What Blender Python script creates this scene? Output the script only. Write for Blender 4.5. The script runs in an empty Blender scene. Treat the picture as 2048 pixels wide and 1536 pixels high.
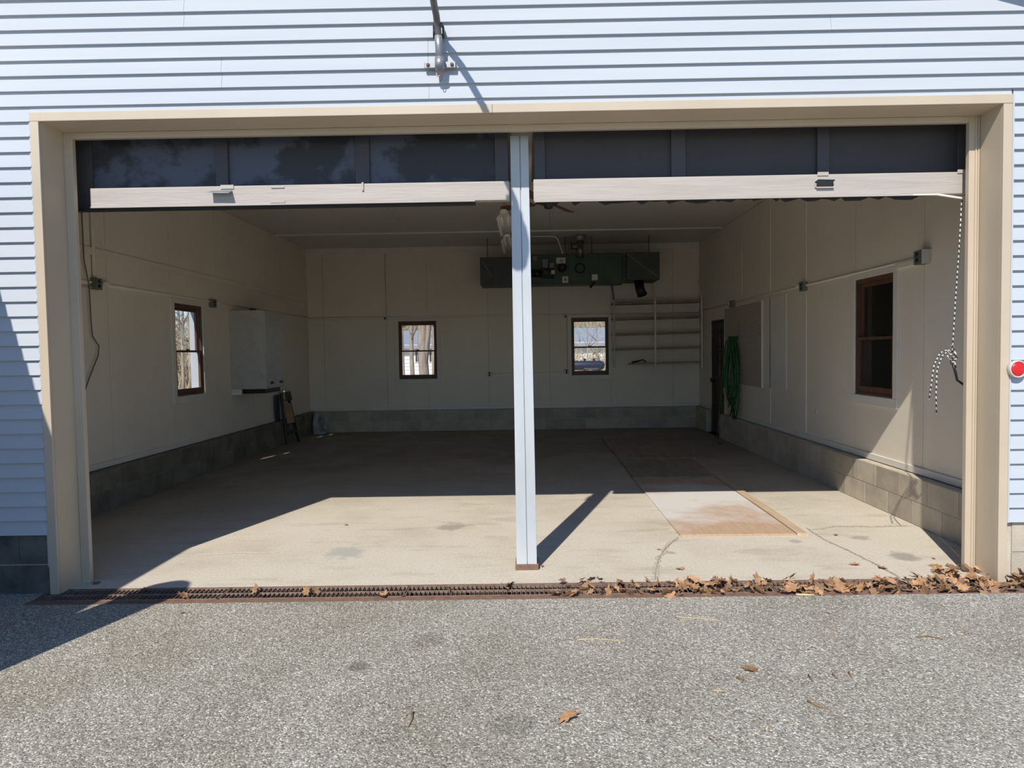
import bpy, math, random
from mathutils import Vector, Matrix
random.seed(7)
scene = bpy.context.scene
C = scene.collection

# ------------------------------------------------------------------ camera
F, YAW, PITCH, ROLL = 1330.08, 0.0084, -0.0399, -0.0156
CAM = Vector((0.0, -4.26723, 1.53098)); PPX, PPY = 22.0, -10.78
_fw = Vector((-math.sin(YAW)*math.cos(PITCH), math.cos(YAW)*math.cos(PITCH), math.sin(PITCH)))
_rt = Vector((math.cos(YAW), math.sin(YAW), 0)); _up = _rt.cross(_fw)
RT = _rt*math.cos(ROLL)+_up*math.sin(ROLL); UP = _up*math.cos(ROLL)-_rt*math.sin(ROLL)
cd = bpy.data.cameras.new('camera'); cam = bpy.data.objects.new('camera', cd); C.objects.link(cam)
cd.sensor_width = 36; cd.lens = F/2048*36; cd.shift_x = -PPX/2048; cd.shift_y = PPY/2048
cd.clip_start = .05; cd.clip_end = 500
m = Matrix((RT, UP, -_fw)).transposed().to_4x4(); m.translation = CAM; cam.matrix_world = m
scene.camera = cam
def at(px, py, ax, v):                     # a pixel of the photograph carried onto the plane x/y/z = v
    d = _fw + RT*((px-1024-PPX)/F) - UP*((py-768-PPY)/F)
    return CAM + d*((v-CAM[ax])/d[ax])

# ------------------------------------------------------------------ world, sun, exposure
SUN = Vector((.3307, 1.0, -1.02)).normalized()
w = bpy.data.worlds.new('world'); scene.world = w; w.use_nodes = True
nt = w.node_tree; nt.nodes.clear()
sky = nt.nodes.new('ShaderNodeTexSky'); sky.sky_type = 'NISHITA'; sky.sun_disc = False
sky.sun_elevation = math.asin(-SUN.z); sky.sun_rotation = math.atan2(-SUN.x, -SUN.y)
sky.air_density = 1.0; sky.dust_density = .0; sky.ozone_density = 9.0
bg = nt.nodes.new('ShaderNodeBackground'); bg.inputs[1].default_value = .145
ow = nt.nodes.new('ShaderNodeOutputWorld')
nt.links.new(sky.outputs[0], bg.inputs[0]); nt.links.new(bg.outputs[0], ow.inputs[0])
sl = bpy.data.lights.new('sun', 'SUN'); sl.energy = 4.6; sl.color = (1, .94, .85); sl.angle = math.radians(.53)
so = bpy.data.objects.new('sun', sl); C.objects.link(so); so.rotation_euler = SUN.to_track_quat('-Z', 'Y').to_euler()
so.location = (-4, -10, 12)
vs = scene.view_settings
vs.view_transform = 'Standard'; vs.look = 'None'; vs.gamma = 1; vs.use_curve_mapping = False; vs.exposure = 0.0

# ------------------------------------------------------------------ materials
def new_mat(name):
    m = bpy.data.materials.new(name); m.use_nodes = True
    return m, m.node_tree, m.node_tree.nodes['Principled BSDF']
def mat(name, col, rough=.6, col2=None, scale=4.0, bump=0.0, bscale=60.0, metal=0.0, spec=.5, stretch=(1, 1, 1), rnd=0.0, contrast=(.35, .65), detail=4.0, world=True):
    m, nt, b = new_mat(name); L = nt.links.new
    b.inputs['Roughness'].default_value = rough; b.inputs['Metallic'].default_value = metal
    b.inputs['Specular IOR Level'].default_value = spec
    b.inputs['Base Color'].default_value = (*col, 1)
    if world:
        g = nt.nodes.new('ShaderNodeNewGeometry'); src = g.outputs['Position']
    else:
        g = nt.nodes.new('ShaderNodeTexCoord'); src = g.outputs['Object']
    mp = nt.nodes.new('ShaderNodeMapping'); mp.inputs['Scale'].default_value = stretch; L(src, mp.inputs[0])
    last = None
    if col2:
        n = nt.nodes.new('ShaderNodeTexNoise'); n.inputs['Scale'].default_value = scale; n.inputs['Detail'].default_value = detail
        n.inputs['Roughness'].default_value = .62; L(mp.outputs[0], n.inputs[0])
        r = nt.nodes.new('ShaderNodeValToRGB'); e = r.color_ramp.elements
        e[0].position, e[1].position = contrast; e[0].color = (*col, 1); e[1].color = (*col2, 1)
        L(n.outputs[0], r.inputs[0]); last = r.outputs[0]
    if rnd:
        oi = nt.nodes.new('ShaderNodeObjectInfo'); mr = nt.nodes.new('ShaderNodeMapRange')
        mr.inputs['To Min'].default_value = 1-rnd; mr.inputs['To Max'].default_value = 1+rnd; L(oi.outputs['Random'], mr.inputs[0])
        h = nt.nodes.new('ShaderNodeHueSaturation'); h.inputs['Color'].default_value = (*col, 1)
        L(mr.outputs[0], h.inputs['Value'])
        if last: L(last, h.inputs['Color'])
        last = h.outputs[0]
    if last: L(last, b.inputs['Base Color'])
    if bump:
        n2 = nt.nodes.new('ShaderNodeTexNoise'); n2.inputs['Scale'].default_value = bscale; n2.inputs['Detail'].default_value = 3
        L(mp.outputs[0], n2.inputs[0])
        bp = nt.nodes.new('ShaderNodeBump'); bp.inputs['Strength'].default_value = bump; bp.inputs['Distance'].default_value = .004
        L(n2.outputs[0], bp.inputs['Height']); L(bp.outputs[0], b.inputs['Normal'])
    return m
M = {}
M['siding'] = mat('white_siding', (.53, .562, .598), .75, (.495, .53, .57), 1.6, spec=.1, stretch=(.25, 1, 3))
M['tan'] = mat('tan_trim', (.60, .505, .375), .45, (.55, .455, .335), 1.2)
M['asphalt'] = None
M['panel'] = mat('painted_panel', (.84, .765, .64), .62, (.79, .715, .595), 1.1, bump=.15, bscale=90)
M['ceil'] = mat('painted_ceiling', (.74, .70, .63), .7, (.68, .64, .58), .9)
M['white'] = mat('white_paint', (.80, .76, .68), .5, (.74, .70, .63), 3)
M['block'] = mat('concrete_block', (.52, .455, .355), .9, (.40, .355, .28), 5, bump=.6, bscale=110, rnd=.13)
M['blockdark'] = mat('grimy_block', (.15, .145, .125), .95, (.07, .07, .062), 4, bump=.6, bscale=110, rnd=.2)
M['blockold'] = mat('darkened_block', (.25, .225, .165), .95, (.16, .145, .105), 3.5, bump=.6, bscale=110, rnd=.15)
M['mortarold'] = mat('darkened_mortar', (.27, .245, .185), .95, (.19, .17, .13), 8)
M['mortar'] = mat('mortar', (.58, .52, .42), .95, (.48, .43, .34), 8, bump=.5)
M['doorboard'] = mat('taupe_board', (.50, .45, .405), .55, (.44, .39, .35), 7, bump=.5, bscale=26, stretch=(.18, 1, 2.2))
M['doorpanel2'] = mat('brown_door_panel', (.062, .056, .058), .65, (.075, .068, .07), 1.5)
M['doorpanel'] = mat('weathered_door_panel', (.042, .042, .047), .6, (.10, .11, .145), 2.6, contrast=(.46, .54), detail=8, bump=.3)
M['stile'] = mat('door_stile', (.085, .08, .085), .6, (.07, .066, .072), 4)
M['rubber'] = mat('black_rubber', (.018, .017, .016), .7)
M['post'] = mat('grey_painted_steel', (.56, .60, .62), .5, (.48, .51, .52), 3, stretch=(1, 1, .35), bump=.2)
M['galv'] = mat('galvanised_steel', (.36, .375, .385), .5, (.28, .29, .30), 9, metal=.6)
M['darksteel'] = mat('dark_steel', (.09, .09, .09), .5, (.06, .055, .05), 12, metal=.5)
M['rust'] = mat('rusty_steel', (.27, .15, .10), .85, (.17, .105, .075), 18, bump=.5)
M['grate'] = mat('rusted_grate', (.30, .215, .165), .75, (.18, .115, .085), 14)
M['pit'] = mat('drain_dirt', (.035, .028, .022), .95, (.06, .045, .035), 12)
M['sash'] = mat('brown_sash', (.15, .068, .036), .5, (.09, .042, .026), 9, stretch=(1, 1, .3))
M['brown'] = mat('brown_door_wood', (.085, .052, .034), .55, (.055, .035, .024), 6, stretch=(1, 1, .3))
M['wood'] = mat('raw_wood', (.50, .33, .19), .7, (.38, .24, .13), 6, stretch=(4, .4, 1), bump=.3)
M['shelf'] = mat('shelf_board', (.33, .28, .22), .7, (.25, .21, .16), 4)
M['plastic'] = mat('ivory_plastic', (.62, .60, .55), .4)
M['boxgrey'] = mat('grey_box_steel', (.22, .23, .23), .5, (.16, .17, .17), 14, metal=.4)
M['green'] = mat('green_enamel', (.045, .09, .055), .42, (.033, .068, .044), 3)
M['duct'] = mat('duct_sheet_metal', (.085, .10, .09), .5, (.06, .075, .065), 5, metal=.35)
M['flue'] = mat('flue_pipe', (.20, .195, .19), .4, (.11, .105, .10), 7, metal=.6)
M['black'] = mat('black_paint', (.012, .012, .013), .45)
M['hose'] = mat('green_hose', (.022, .13, .03), .38, (.016, .095, .022), 20)
M['cabinet'] = mat('white_enamel_cabinet', (.50, .49, .46), .4, (.40, .39, .36), 7, contrast=(.45, .75))
M['blade'] = mat('fan_blade_wood', (.20, .085, .05), .5, (.14, .06, .035), 8)
M['leaf'] = mat('dry_leaf', (.42, .25, .13), .75, (.27, .145, .07), 30, rnd=.45)
M['twig'] = mat('twig', (.30, .20, .11), .8, rnd=.4)
M['straw'] = mat('straw', (.60, .48, .28), .8)
M['crumb'] = mat('crumbled_concrete', (.66, .60, .50), .95, (.40, .35, .28), 60, contrast=(.4, .55), bump=.8)
M['crack'] = mat('crack_fill', (.20, .175, .14), .95, (.46, .41, .33), 45, contrast=(.42, .58), bump=.6)
M['streak'] = mat('white_paint_streak', (.75, .74, .70), .8, (.6, .58, .52), 30)
M['red'] = mat('red_reflector', (.72, .02, .025), .22, (.60, .015, .02), 40, bump=.3, bscale=200)
M['jug'] = mat('jug_plastic', (.50, .52, .53), .4, (.28, .34, .40), 9)
M['bark'] = mat('bark', (.46, .38, .30), .9, (.26, .21, .165), 5, stretch=(3, 3, .5), bump=.8, bscale=20)
M['housewhite'] = mat('house_siding', (.80, .80, .78), .6)
M['shingle'] = mat('roof_shingle', (.34, .36, .40), .8, (.27, .29, .33), 3, stretch=(1, 3, 1))
M['glassdark'] = mat('dark_pane', (.03, .035, .04), .1)
M['tank'] = mat('dark_blue_tank', (.010, .016, .05), .45, spec=.2)
M['ground'] = mat('leafy_ground', (.50, .38, .25), .95, (.34, .27, .17), 1.5, bump=.5)
M['brush'] = mat('woodland_brush', (.52, .42, .25), .9, (.36, .28, .17), 2)
M['darkroom'] = mat('unlit_room', (.10, .09, .08), .9)
M['bulb'] = mat('frosted_bulb', (.75, .74, .70), .25)
M['cord'] = mat('grey_cord', (.16, .14, .12), .6)
M['card'] = mat('cardboard', (.55, .38, .22), .8)
M['blind'] = mat('grey_blue_plank', (.05, .065, .085), .6)
M['sticker'] = mat('white_label', (.62, .60, .55), .6)
M['orange'] = mat('orange_print', (.62, .20, .08), .6)
M['copper'] = mat('pink_cord', (.55, .33, .27), .7)

def glass_mat():
    m, nt, b = new_mat('window_glass'); nt.nodes.remove(b)
    t = nt.nodes.new('ShaderNodeBsdfTransparent'); t.inputs[0].default_value = (.97, .98, .98, 1)
    g = nt.nodes.new('ShaderNodeBsdfGlossy'); g.inputs['Roughness'].default_value = .03
    f = nt.nodes.new('ShaderNodeLayerWeight'); f.inputs[0].default_value = .5
    x = nt.nodes.new('ShaderNodeMixShader'); L = nt.links.new
    pw = nt.nodes.new('ShaderNodeMath'); pw.operation = 'POWER'; pw.inputs[1].default_value = 4.5; L(f.outputs['Facing'], pw.inputs[0])
    ma = nt.nodes.new('ShaderNodeMath'); ma.operation = 'MULTIPLY_ADD'; ma.inputs[1].default_value = .5; ma.inputs[2].default_value = .02; L(pw.outputs[0], ma.inputs[0])
    L(ma.outputs[0], x.inputs[0]); L(t.outputs[0], x.inputs[1]); L(g.outputs[0], x.inputs[2])
    L(x.outputs[0], nt.nodes['Material Output'].inputs[0]); return m
M['glass'] = glass_mat()

def asphalt_mat():
    m, nt, b = new_mat('weathered_asphalt'); L = nt.links.new; N = nt.nodes.new
    g = N('ShaderNodeNewGeometry')
    v = N('ShaderNodeTexVoronoi'); v.inputs['Scale'].default_value = 145; L(g.outputs['Position'], v.inputs[0])
    sep = N('ShaderNodeSeparateColor'); L(v.outputs['Color'], sep.inputs[0])
    r = N('ShaderNodeValToRGB'); cr = r.color_ramp; cr.elements[0].color = (.13, .122, .11, 1); cr.elements[1].color = (.80, .79, .75, 1)
    for p, c in ((.25, (.28, .262, .222)), (.7, (.385, .365, .312)), (.88, (.53, .51, .46))):
        e = cr.elements.new(p); e.color = (*c, 1)
    L(sep.outputs[0], r.inputs[0])
    n = N('ShaderNodeTexNoise'); n.inputs['Scale'].default_value = 1.3; n.inputs['Detail'].default_value = 6; L(g.outputs['Position'], n.inputs[0])
    r2 = N('ShaderNodeValToRGB'); r2.color_ramp.elements[0].color = (.86, .83, .76, 1); r2.color_ramp.elements[0].position = .3
    r2.color_ramp.elements[1].color = (1.14, 1.12, 1.10, 1); r2.color_ramp.elements[1].position = .7; L(n.outputs[0], r2.inputs[0])
    x = N('ShaderNodeMix'); x.data_type = 'RGBA'; x.blend_type = 'MULTIPLY'; x.inputs[0].default_value = 1
    L(r.outputs[0], x.inputs[6]); L(r2.outputs[0], x.inputs[7])
    # round oil stains with their own shape
    last = x.outputs[2]
    for (px, py, rad, dark) in ((717, 1334, .055, .55), (860, 1280, .10, .35), (1030, 1448, .10, .3), (1225, 1456, .035, .3), (1860, 1205, .12, .2)):
        q = at(px, py, 2, 0)
        d = N('ShaderNodeVectorMath'); d.operation = 'DISTANCE'; d.inputs[1].default_value = q; L(g.outputs['Position'], d.inputs[0])
        n3 = N('ShaderNodeMath'); n3.operation = 'MULTIPLY_ADD'; L(n.outputs[0], n3.inputs[0]); n3.inputs[1].default_value = rad*.9; L(d.outputs['Value'], n3.inputs[2])
        mr = N('ShaderNodeMapRange'); mr.inputs['From Min'].default_value = rad*1.1; mr.inputs['From Max'].default_value = rad*1.6
        mr.inputs['To Min'].default_value = dark; mr.inputs['To Max'].default_value = 0; L(n3.outputs[0], mr.inputs[0])
        y = N('ShaderNodeMix'); y.data_type = 'RGBA'; L(mr.outputs[0], y.inputs[0]); L(last, y.inputs[6]); y.inputs[7].default_value = (.085, .08, .07, 1)
        last = y.outputs[2]
    L(last, b.inputs['Base Color']); b.inputs['Roughness'].default_value = .9
    bp = N('ShaderNodeBump'); bp.inputs['Strength'].default_value = .8; bp.inputs['Distance'].default_value = .004
    L(v.outputs['Distance'], bp.inputs['Height']); bp.invert = True; L(bp.outputs[0], b.inputs['Normal'])
    return m
M['asphalt'] = asphalt_mat()

def concrete_mat():
    m, nt, b = new_mat('stained_concrete'); L = nt.links.new; N = nt.nodes.new
    g = N('ShaderNodeNewGeometry')
    def noise(s, d, st=(1, 1, 1)):
        mp = N('ShaderNodeMapping'); mp.inputs['Scale'].default_value = st; L(g.outputs['Position'], mp.inputs[0])
        n = N('ShaderNodeTexNoise'); n.inputs['Scale'].default_value = s; n.inputs['Detail'].default_value = d; n.inputs['Roughness'].default_value = .65
        L(mp.outputs[0], n.inputs[0]); return n.outputs[0]
    def ramp(src, stops):
        r = N('ShaderNodeValToRGB'); cr = r.color_ramp
        cr.elements[0].position, cr.elements[0].color = stops[0][0], (*stops[0][1], 1)
        cr.elements[1].position, cr.elements[1].color = stops[-1][0], (*stops[-1][1], 1)
        for p, c in stops[1:-1]: cr.elements.new(p).color = (*c, 1)
        L(src, r.inputs[0]); return r.outputs[0]
    def mul(a, c):
        x = N('ShaderNodeMix'); x.data_type = 'RGBA'; x.blend_type = 'MULTIPLY'; x.inputs[0].default_value = 1
        L(a, x.inputs[6]); L(c, x.inputs[7]); return x.outputs[2]
    base = ramp(noise(1.1, 5), [(.3, (.56, .495, .40)), (.5, (.64, .58, .475)), (.7, (.66, .61, .52))])
    streak = ramp(noise(2.2, 7, (.6, 2.2, 1)), [(.34, (.84, .83, .80)), (.46, (1, 1, 1)), (.9, (1.03, 1.03, 1.03))])
    fine = ramp(noise(55, 4), [(.3, (.86, .85, .83)), (.6, (1.05, 1.05, 1.05))])
    col = mul(mul(base, streak), fine)
    # the slab colour darkens further in and towards the left wall
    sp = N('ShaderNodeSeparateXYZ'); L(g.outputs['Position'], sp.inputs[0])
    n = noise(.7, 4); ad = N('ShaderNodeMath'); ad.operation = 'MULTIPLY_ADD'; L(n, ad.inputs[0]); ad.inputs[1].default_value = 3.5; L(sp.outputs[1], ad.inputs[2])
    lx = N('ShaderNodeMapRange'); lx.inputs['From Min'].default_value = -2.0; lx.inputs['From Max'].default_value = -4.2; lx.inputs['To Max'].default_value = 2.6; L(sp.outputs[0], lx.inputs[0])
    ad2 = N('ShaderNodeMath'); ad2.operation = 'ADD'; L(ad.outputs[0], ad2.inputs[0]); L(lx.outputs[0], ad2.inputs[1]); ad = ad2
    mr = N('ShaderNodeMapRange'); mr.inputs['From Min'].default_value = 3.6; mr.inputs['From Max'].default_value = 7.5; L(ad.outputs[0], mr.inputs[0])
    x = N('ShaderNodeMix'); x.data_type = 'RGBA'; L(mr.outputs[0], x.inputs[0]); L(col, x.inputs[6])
    dark_col = mul(ramp(noise(1.6, 6), [(.3, (.25, .215, .165)), (.7, (.38, .33, .26))]), fine); L(dark_col, x.inputs[7])
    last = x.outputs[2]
    for (px, py, rad, c) in ((905, 1053, .17, (.30, .26, .21)), (690, 1105, .2, (.38, .38, .35)), (1810, 1113, .13, (.26, .24, .21)), (1340, 1105, .05, (.32, .29, .25)), (1720, 1076, .09, (.3, .27, .23)), (1590, 1082, .06, (.33, .3, .26))):
        q = at(px, py, 2, 0)
        d = N('ShaderNodeVectorMath'); d.operation = 'DISTANCE'; d.inputs[1].default_value = q; L(g.outputs['Position'], d.inputs[0])
        n3 = N('ShaderNodeMath'); n3.operation = 'MULTIPLY_ADD'; L(noise(9, 4), n3.inputs[0]); n3.inputs[1].default_value = rad*2; L(d.outputs['Value'], n3.inputs[2])
        mr2 = N('ShaderNodeMapRange'); mr2.inputs['From Min'].default_value = rad*1.5; mr2.inputs['From Max'].default_value = rad*2.0
        mr2.inputs['To Min'].default_value = .65; mr2.inputs['To Max'].default_value = 0; L(n3.outputs[0], mr2.inputs[0])
        y = N('ShaderNodeMix'); y.data_type = 'RGBA'; L(mr2.outputs[0], y.inputs[0]); L(last, y.inputs[6]); y.inputs[7].default_value = (*c, 1)
        last = y.outputs[2]
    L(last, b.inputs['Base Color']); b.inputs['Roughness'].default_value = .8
    b.inputs['Specular IOR Level'].default_value = .35
    bp = N('ShaderNodeBump'); bp.inputs['Strength'].default_value = .3; bp.inputs['Distance'].default_value = .003
    L(noise(40, 4), bp.inputs['Height']); L(bp.outputs[0], b.inputs['Normal'])
    return m
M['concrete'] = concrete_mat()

def ply_mat():
    m, nt, b = new_mat('dusty_plywood'); L = nt.links.new; N = nt.nodes.new
    g = N('ShaderNodeNewGeometry')
    mp = N('ShaderNodeMapping'); mp.inputs['Scale'].default_value = (5, .7, 1); L(g.outputs['Position'], mp.inputs[0])
    n = N('ShaderNodeTexNoise'); n.inputs['Scale'].default_value = 6; n.inputs['Detail'].default_value = 5; L(mp.outputs[0], n.inputs[0])
    r = N('ShaderNodeValToRGB'); r.color_ramp.elements[0].color = (.42, .27, .17, 1); r.color_ramp.elements[1].color = (.58, .42, .29, 1); L(n.outputs[0], r.inputs[0])
    mp2 = N('ShaderNodeMapping'); mp2.inputs['Scale'].default_value = (.8, 1.1, 1); L(g.outputs['Position'], mp2.inputs[0])
    n2 = N('ShaderNodeTexNoise'); n2.inputs['Scale'].default_value = 1.6; n2.inputs['Detail'].default_value = 7; n2.inputs['Roughness'].default_value = .6; L(mp2.outputs[0], n2.inputs[0])
    # white dust lies in a drift across the middle of the near sheet
    sp = N('ShaderNodeSeparateXYZ'); L(g.outputs['Position'], sp.inputs[0])
    s1 = N('ShaderNodeMath'); s1.operation = 'SUBTRACT'; L(sp.outputs[1], s1.inputs[0]); s1.inputs[1].default_value = 2.35
    s2 = N('ShaderNodeMath'); s2.operation = 'ABSOLUTE'; L(s1.outputs[0], s2.inputs[0])
    s3 = N('ShaderNodeMapRange'); s3.inputs['From Min'].default_value = .1; s3.inputs['From Max'].default_value = 1.3; s3.inputs['To Min'].default_value = .32; s3.inputs['To Max'].default_value = -.06; L(s2.outputs[0], s3.inputs[0])
    s4 = N('ShaderNodeMath'); s4.operation = 'ADD'; L(n2.outputs[0], s4.inputs[0]); L(s3.outputs[0], s4.inputs[1])
    mr = N('ShaderNodeMapRange'); mr.inputs['From Min'].default_value = .50; mr.inputs['From Max'].default_value = .78; mr.inputs['To Max'].default_value = .9; L(s4.outputs[0], mr.inputs[0])
    x = N('ShaderNodeMix'); x.data_type = 'RGBA'; L(mr.outputs[0], x.inputs[0]); L(r.outputs[0], x.inputs[6]); x.inputs[7].default_value = (.68, .66, .63, 1)
    L(x.outputs[2], b.inputs['Base Color']); b.inputs['Roughness'].default_value = .85
    return m
M['ply'] = ply_mat()

def peg_mat():
    m, nt, b = new_mat('perforated_board'); L = nt.links.new; N = nt.nodes.new
    g = N('ShaderNodeNewGeometry'); v = N('ShaderNodeVectorMath'); v.operation = 'SCALE'; v.inputs['Scale'].default_value = 1/.0254; L(g.outputs['Position'], v.inputs[0])
    fr = N('ShaderNodeVectorMath'); fr.operation = 'FRACTION'; L(v.outputs[0], fr.inputs[0])
    mu = N('ShaderNodeVectorMath'); mu.operation = 'MULTIPLY'; mu.inputs[1].default_value = (0, 1, 1); L(fr.outputs[0], mu.inputs[0])
    d = N('ShaderNodeVectorMath'); d.operation = 'DISTANCE'; d.inputs[1].default_value = (0, .5, .5); L(mu.outputs[0], d.inputs[0])
    c = N('ShaderNodeMath'); c.operation = 'LESS_THAN'; c.inputs[1].default_value = .27; L(d.outputs['Value'], c.inputs[0])
    x = N('ShaderNodeMix'); x.data_type = 'RGBA'; x.inputs[6].default_value = (.60, .50, .43, 1); x.inputs[7].default_value = (.06, .045, .035, 1)
    L(c.outputs[0], x.inputs[0]); L(x.outputs[2], b.inputs['Base Color']); b.inputs['Roughness'].default_value = .7
    return m
M['peg'] = peg_mat()

def rope_mat():
    m, nt, b = new_mat('black_white_rope'); L = nt.links.new; N = nt.nodes.new
    g = N('ShaderNodeNewGeometry'); wv = N('ShaderNodeTexWave'); wv.inputs['Scale'].default_value = 17; wv.bands_direction = 'DIAGONAL'
    L(g.outputs['Position'], wv.inputs[0])
    r = N('ShaderNodeValToRGB'); r.color_ramp.elements[0].color = (.03, .03, .03, 1); r.color_ramp.elements[0].position = .45
    r.color_ramp.elements[1].color = (.62, .62, .60, 1); r.color_ramp.elements[1].position = .55
    L(wv.outputs['Fac'], r.inputs[0]); L(r.outputs[0], b.inputs['Base Color']); b.inputs['Roughness'].default_value = .8
    return m
M['rope'] = rope_mat()

# ------------------------------------------------------------------ mesh helpers
class MB:
    def __init__(s): s.v = []; s.f = []; s.smooth = False
    def add(s, vs, fs):
        o = len(s.v); s.v += [tuple(q) for q in vs]; s.f += [tuple(i+o for i in f) for f in fs]; return s
    def box(s, x0, x1, y0, y1, z0, z1):
        return s.add([(x0,y0,z0),(x1,y0,z0),(x1,y1,z0),(x0,y1,z0),(x0,y0,z1),(x1,y0,z1),(x1,y1,z1),(x0,y1,z1)],
                     [(0,3,2,1),(4,5,6,7),(0,1,5,4),(1,2,6,5),(2,3,7,6),(3,0,4,7)])
    def hexa(s, pts):                                  # eight corners: four below, four above
        return s.add(pts, [(0,3,2,1),(4,5,6,7),(0,1,5,4),(1,2,6,5),(2,3,7,6),(3,0,4,7)])
    def obox(s, p0, p1, wd, ht, up=(0,0,1)):           # a bar from p0 to p1
        p0, p1 = Vector(p0), Vector(p1); d = (p1-p0).normalized(); u = Vector(up)
        if abs(d.dot(u)) > .99: u = Vector((0,1,0))
        sd = d.cross(u).normalized(); u = sd.cross(d).normalized()
        a, b = sd*wd/2, u*ht/2
        return s.hexa([p0-a-b, p0+a-b, p1+a-b, p1-a-b, p0-a+b, p0+a+b, p1+a+b, p1-a+b])
    def tube(s, pts, r, n=8, cap=True):
        pts = [Vector(q) for q in pts]; k = len(pts); rs = r if isinstance(r, (list, tuple)) else [r]*k
        o = len(s.v); ref = None
        for i, q in enumerate(pts):
            d = (pts[min(i+1,k-1)]-pts[max(i-1,0)]).normalized()
            if ref is None:
                ref = Vector((0,0,1)) if abs(d.z) < .9 else Vector((1,0,0))
            a = d.cross(ref).normalized(); b = a.cross(d).normalized(); ref = b
            for j in range(n):
                t = 2*math.pi*j/n; s.v.append(tuple(q+(a*math.cos(t)+b*math.sin(t))*rs[i]))
        for i in range(k-1):
            for j in range(n):
                j2 = (j+1) % n; s.f.append((o+i*n+j, o+i*n+j2, o+(i+1)*n+j2, o+(i+1)*n+j))
        if cap:
            s.f.append(tuple(o+j for j in range(n))[::-1]); s.f.append(tuple(o+(k-1)*n+j for j in range(n)))
        s.smooth = True; return s
    def cyl(s, p0, p1, r, n=16): return s.tube([p0, p1], r, n)
    def lathe(s, prof, org, axis=(0,0,1), n=20):       # prof: (radius, height) along axis
        org = Vector(org); ax = Vector(axis).normalized(); ref = Vector((1,0,0)) if abs(ax.x) < .9 else Vector((0,1,0))
        a = ax.cross(ref).normalized(); b = ax.cross(a); o = len(s.v); k = len(prof)
        for r, h in prof:
            for j in range(n):
                t = 2*math.pi*j/n; s.v.append(tuple(org+ax*h+(a*math.cos(t)+b*math.sin(t))*max(r,1e-4)))
        for i in range(k-1):
            for j in range(n):
                j2 = (j+1) % n; s.f.append((o+i*n+j, o+i*n+j2, o+(i+1)*n+j2, o+(i+1)*n+j))
        s.f.append(tuple(o+j for j in range(n))[::-1]); s.f.append(tuple(o+(k-1)*n+j for j in range(n)))
        s.smooth = True; return s
    def prism(s, poly, depth):                          # poly: 3-D points in a plane; depth: offset vector
        k = len(poly); a = [Vector(q) for q in poly]; d = Vector(depth); o = len(s.v)
        s.v += [tuple(q) for q in a]+[tuple(q+d) for q in a]
        s.f.append(tuple(o+i for i in range(k))[::-1]); s.f.append(tuple(o+k+i for i in range(k)))
        for i in range(k):
            j = (i+1) % k; s.f.append((o+i, o+j, o+k+j, o+k+i))
        return s
    def mesh(s, name, org):
        me = bpy.data.meshes.new(name); ox, oy, oz = org
        me.from_pydata([(x-ox, y-oy, z-oz) for x, y, z in s.v], [], s.f); me.validate()
        import bmesh
        bm = bmesh.new(); bm.from_mesh(me); bmesh.ops.recalc_face_normals(bm, faces=bm.faces); bm.to_mesh(me); bm.free()
        if s.smooth:
            for p in me.polygons: p.use_smooth = len(p.vertices) == 4
        return me
    def base(s):
        xs, ys, zs = zip(*s.v); return Vector(((min(xs)+max(xs))/2, (min(ys)+max(ys))/2, min(zs)))
WORLD = {}
def finish(o, mt, bevel):
    o.data.materials.append(M[mt])
    if bevel:
        b = o.modifiers.new('bevel', 'BEVEL'); b.width = bevel; b.segments = 2; b.limit_method = 'ANGLE'
def thing(name, label, cat, loc, group=None):
    o = bpy.data.objects.new(name, None); C.objects.link(o); o.location = loc; o.empty_display_size = .1
    WORLD[o.name] = Vector(loc); o['label'] = label; o['category'] = cat
    if group: o['group'] = group
    return o
def part(name, mb, mt, parent, bevel=0, label=None):
    org = WORLD[parent.name]
    o = bpy.data.objects.new(name, mb.mesh(name, org)); C.objects.link(o); o.parent = parent
    WORLD[o.name] = org; finish(o, mt, bevel)
    if label: o['label'] = label
    return o
def solo(name, mb, mt, label, cat, group=None, bevel=0, kind=None):
    org = mb.base(); o = bpy.data.objects.new(name, mb.mesh(name, org)); C.objects.link(o); o.location = org
    WORLD[o.name] = org; finish(o, mt, bevel); o['label'] = label
    if cat: o['category'] = cat
    if group: o['group'] = group
    if kind: o['kind'] = kind
    return o
def struct(name, mb, mt, label=None, bevel=0):
    o = bpy.data.objects.new(name, mb.mesh(name, (0,0,0))); C.objects.link(o); WORLD[o.name] = Vector((0,0,0)); finish(o, mt, bevel)
    o['kind'] = 'structure'
    if label: o['label'] = label
    return o
def struct_empty(name, loc, label):
    o = bpy.data.objects.new(name, None); C.objects.link(o); o.location = loc; WORLD[o.name] = Vector(loc); o['kind'] = 'structure'; o['label'] = label
    o.empty_display_size = .1; return o
def piece(name, me, loc, parent, mt=None, rot=None):     # a copy that shares its mesh
    o = bpy.data.objects.new(name, me); C.objects.link(o); o.parent = parent
    o.location = Vector(loc)-WORLD[parent.name]
    if rot: o.rotation_euler = rot
    WORLD[o.name] = Vector(loc); return o
def minus(r, holes):                                     # rectangle less rectangles
    out = [r]
    for h in holes:
        nx = []
        for a0, a1, b0, b1 in out:
            if h[0] >= a1 or h[1] <= a0 or h[2] >= b1 or h[3] <= b0: nx.append((a0,a1,b0,b1)); continue
            if h[0] > a0: nx.append((a0, h[0], b0, b1))
            if h[1] < a1: nx.append((h[1], a1, b0, b1))
            l, rr = max(a0,h[0]), min(a1,h[1])
            if h[2] > b0: nx.append((l, rr, b0, h[2]))
            if h[3] < b1: nx.append((l, rr, h[3], b1))
        out = nx
    return out

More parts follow.
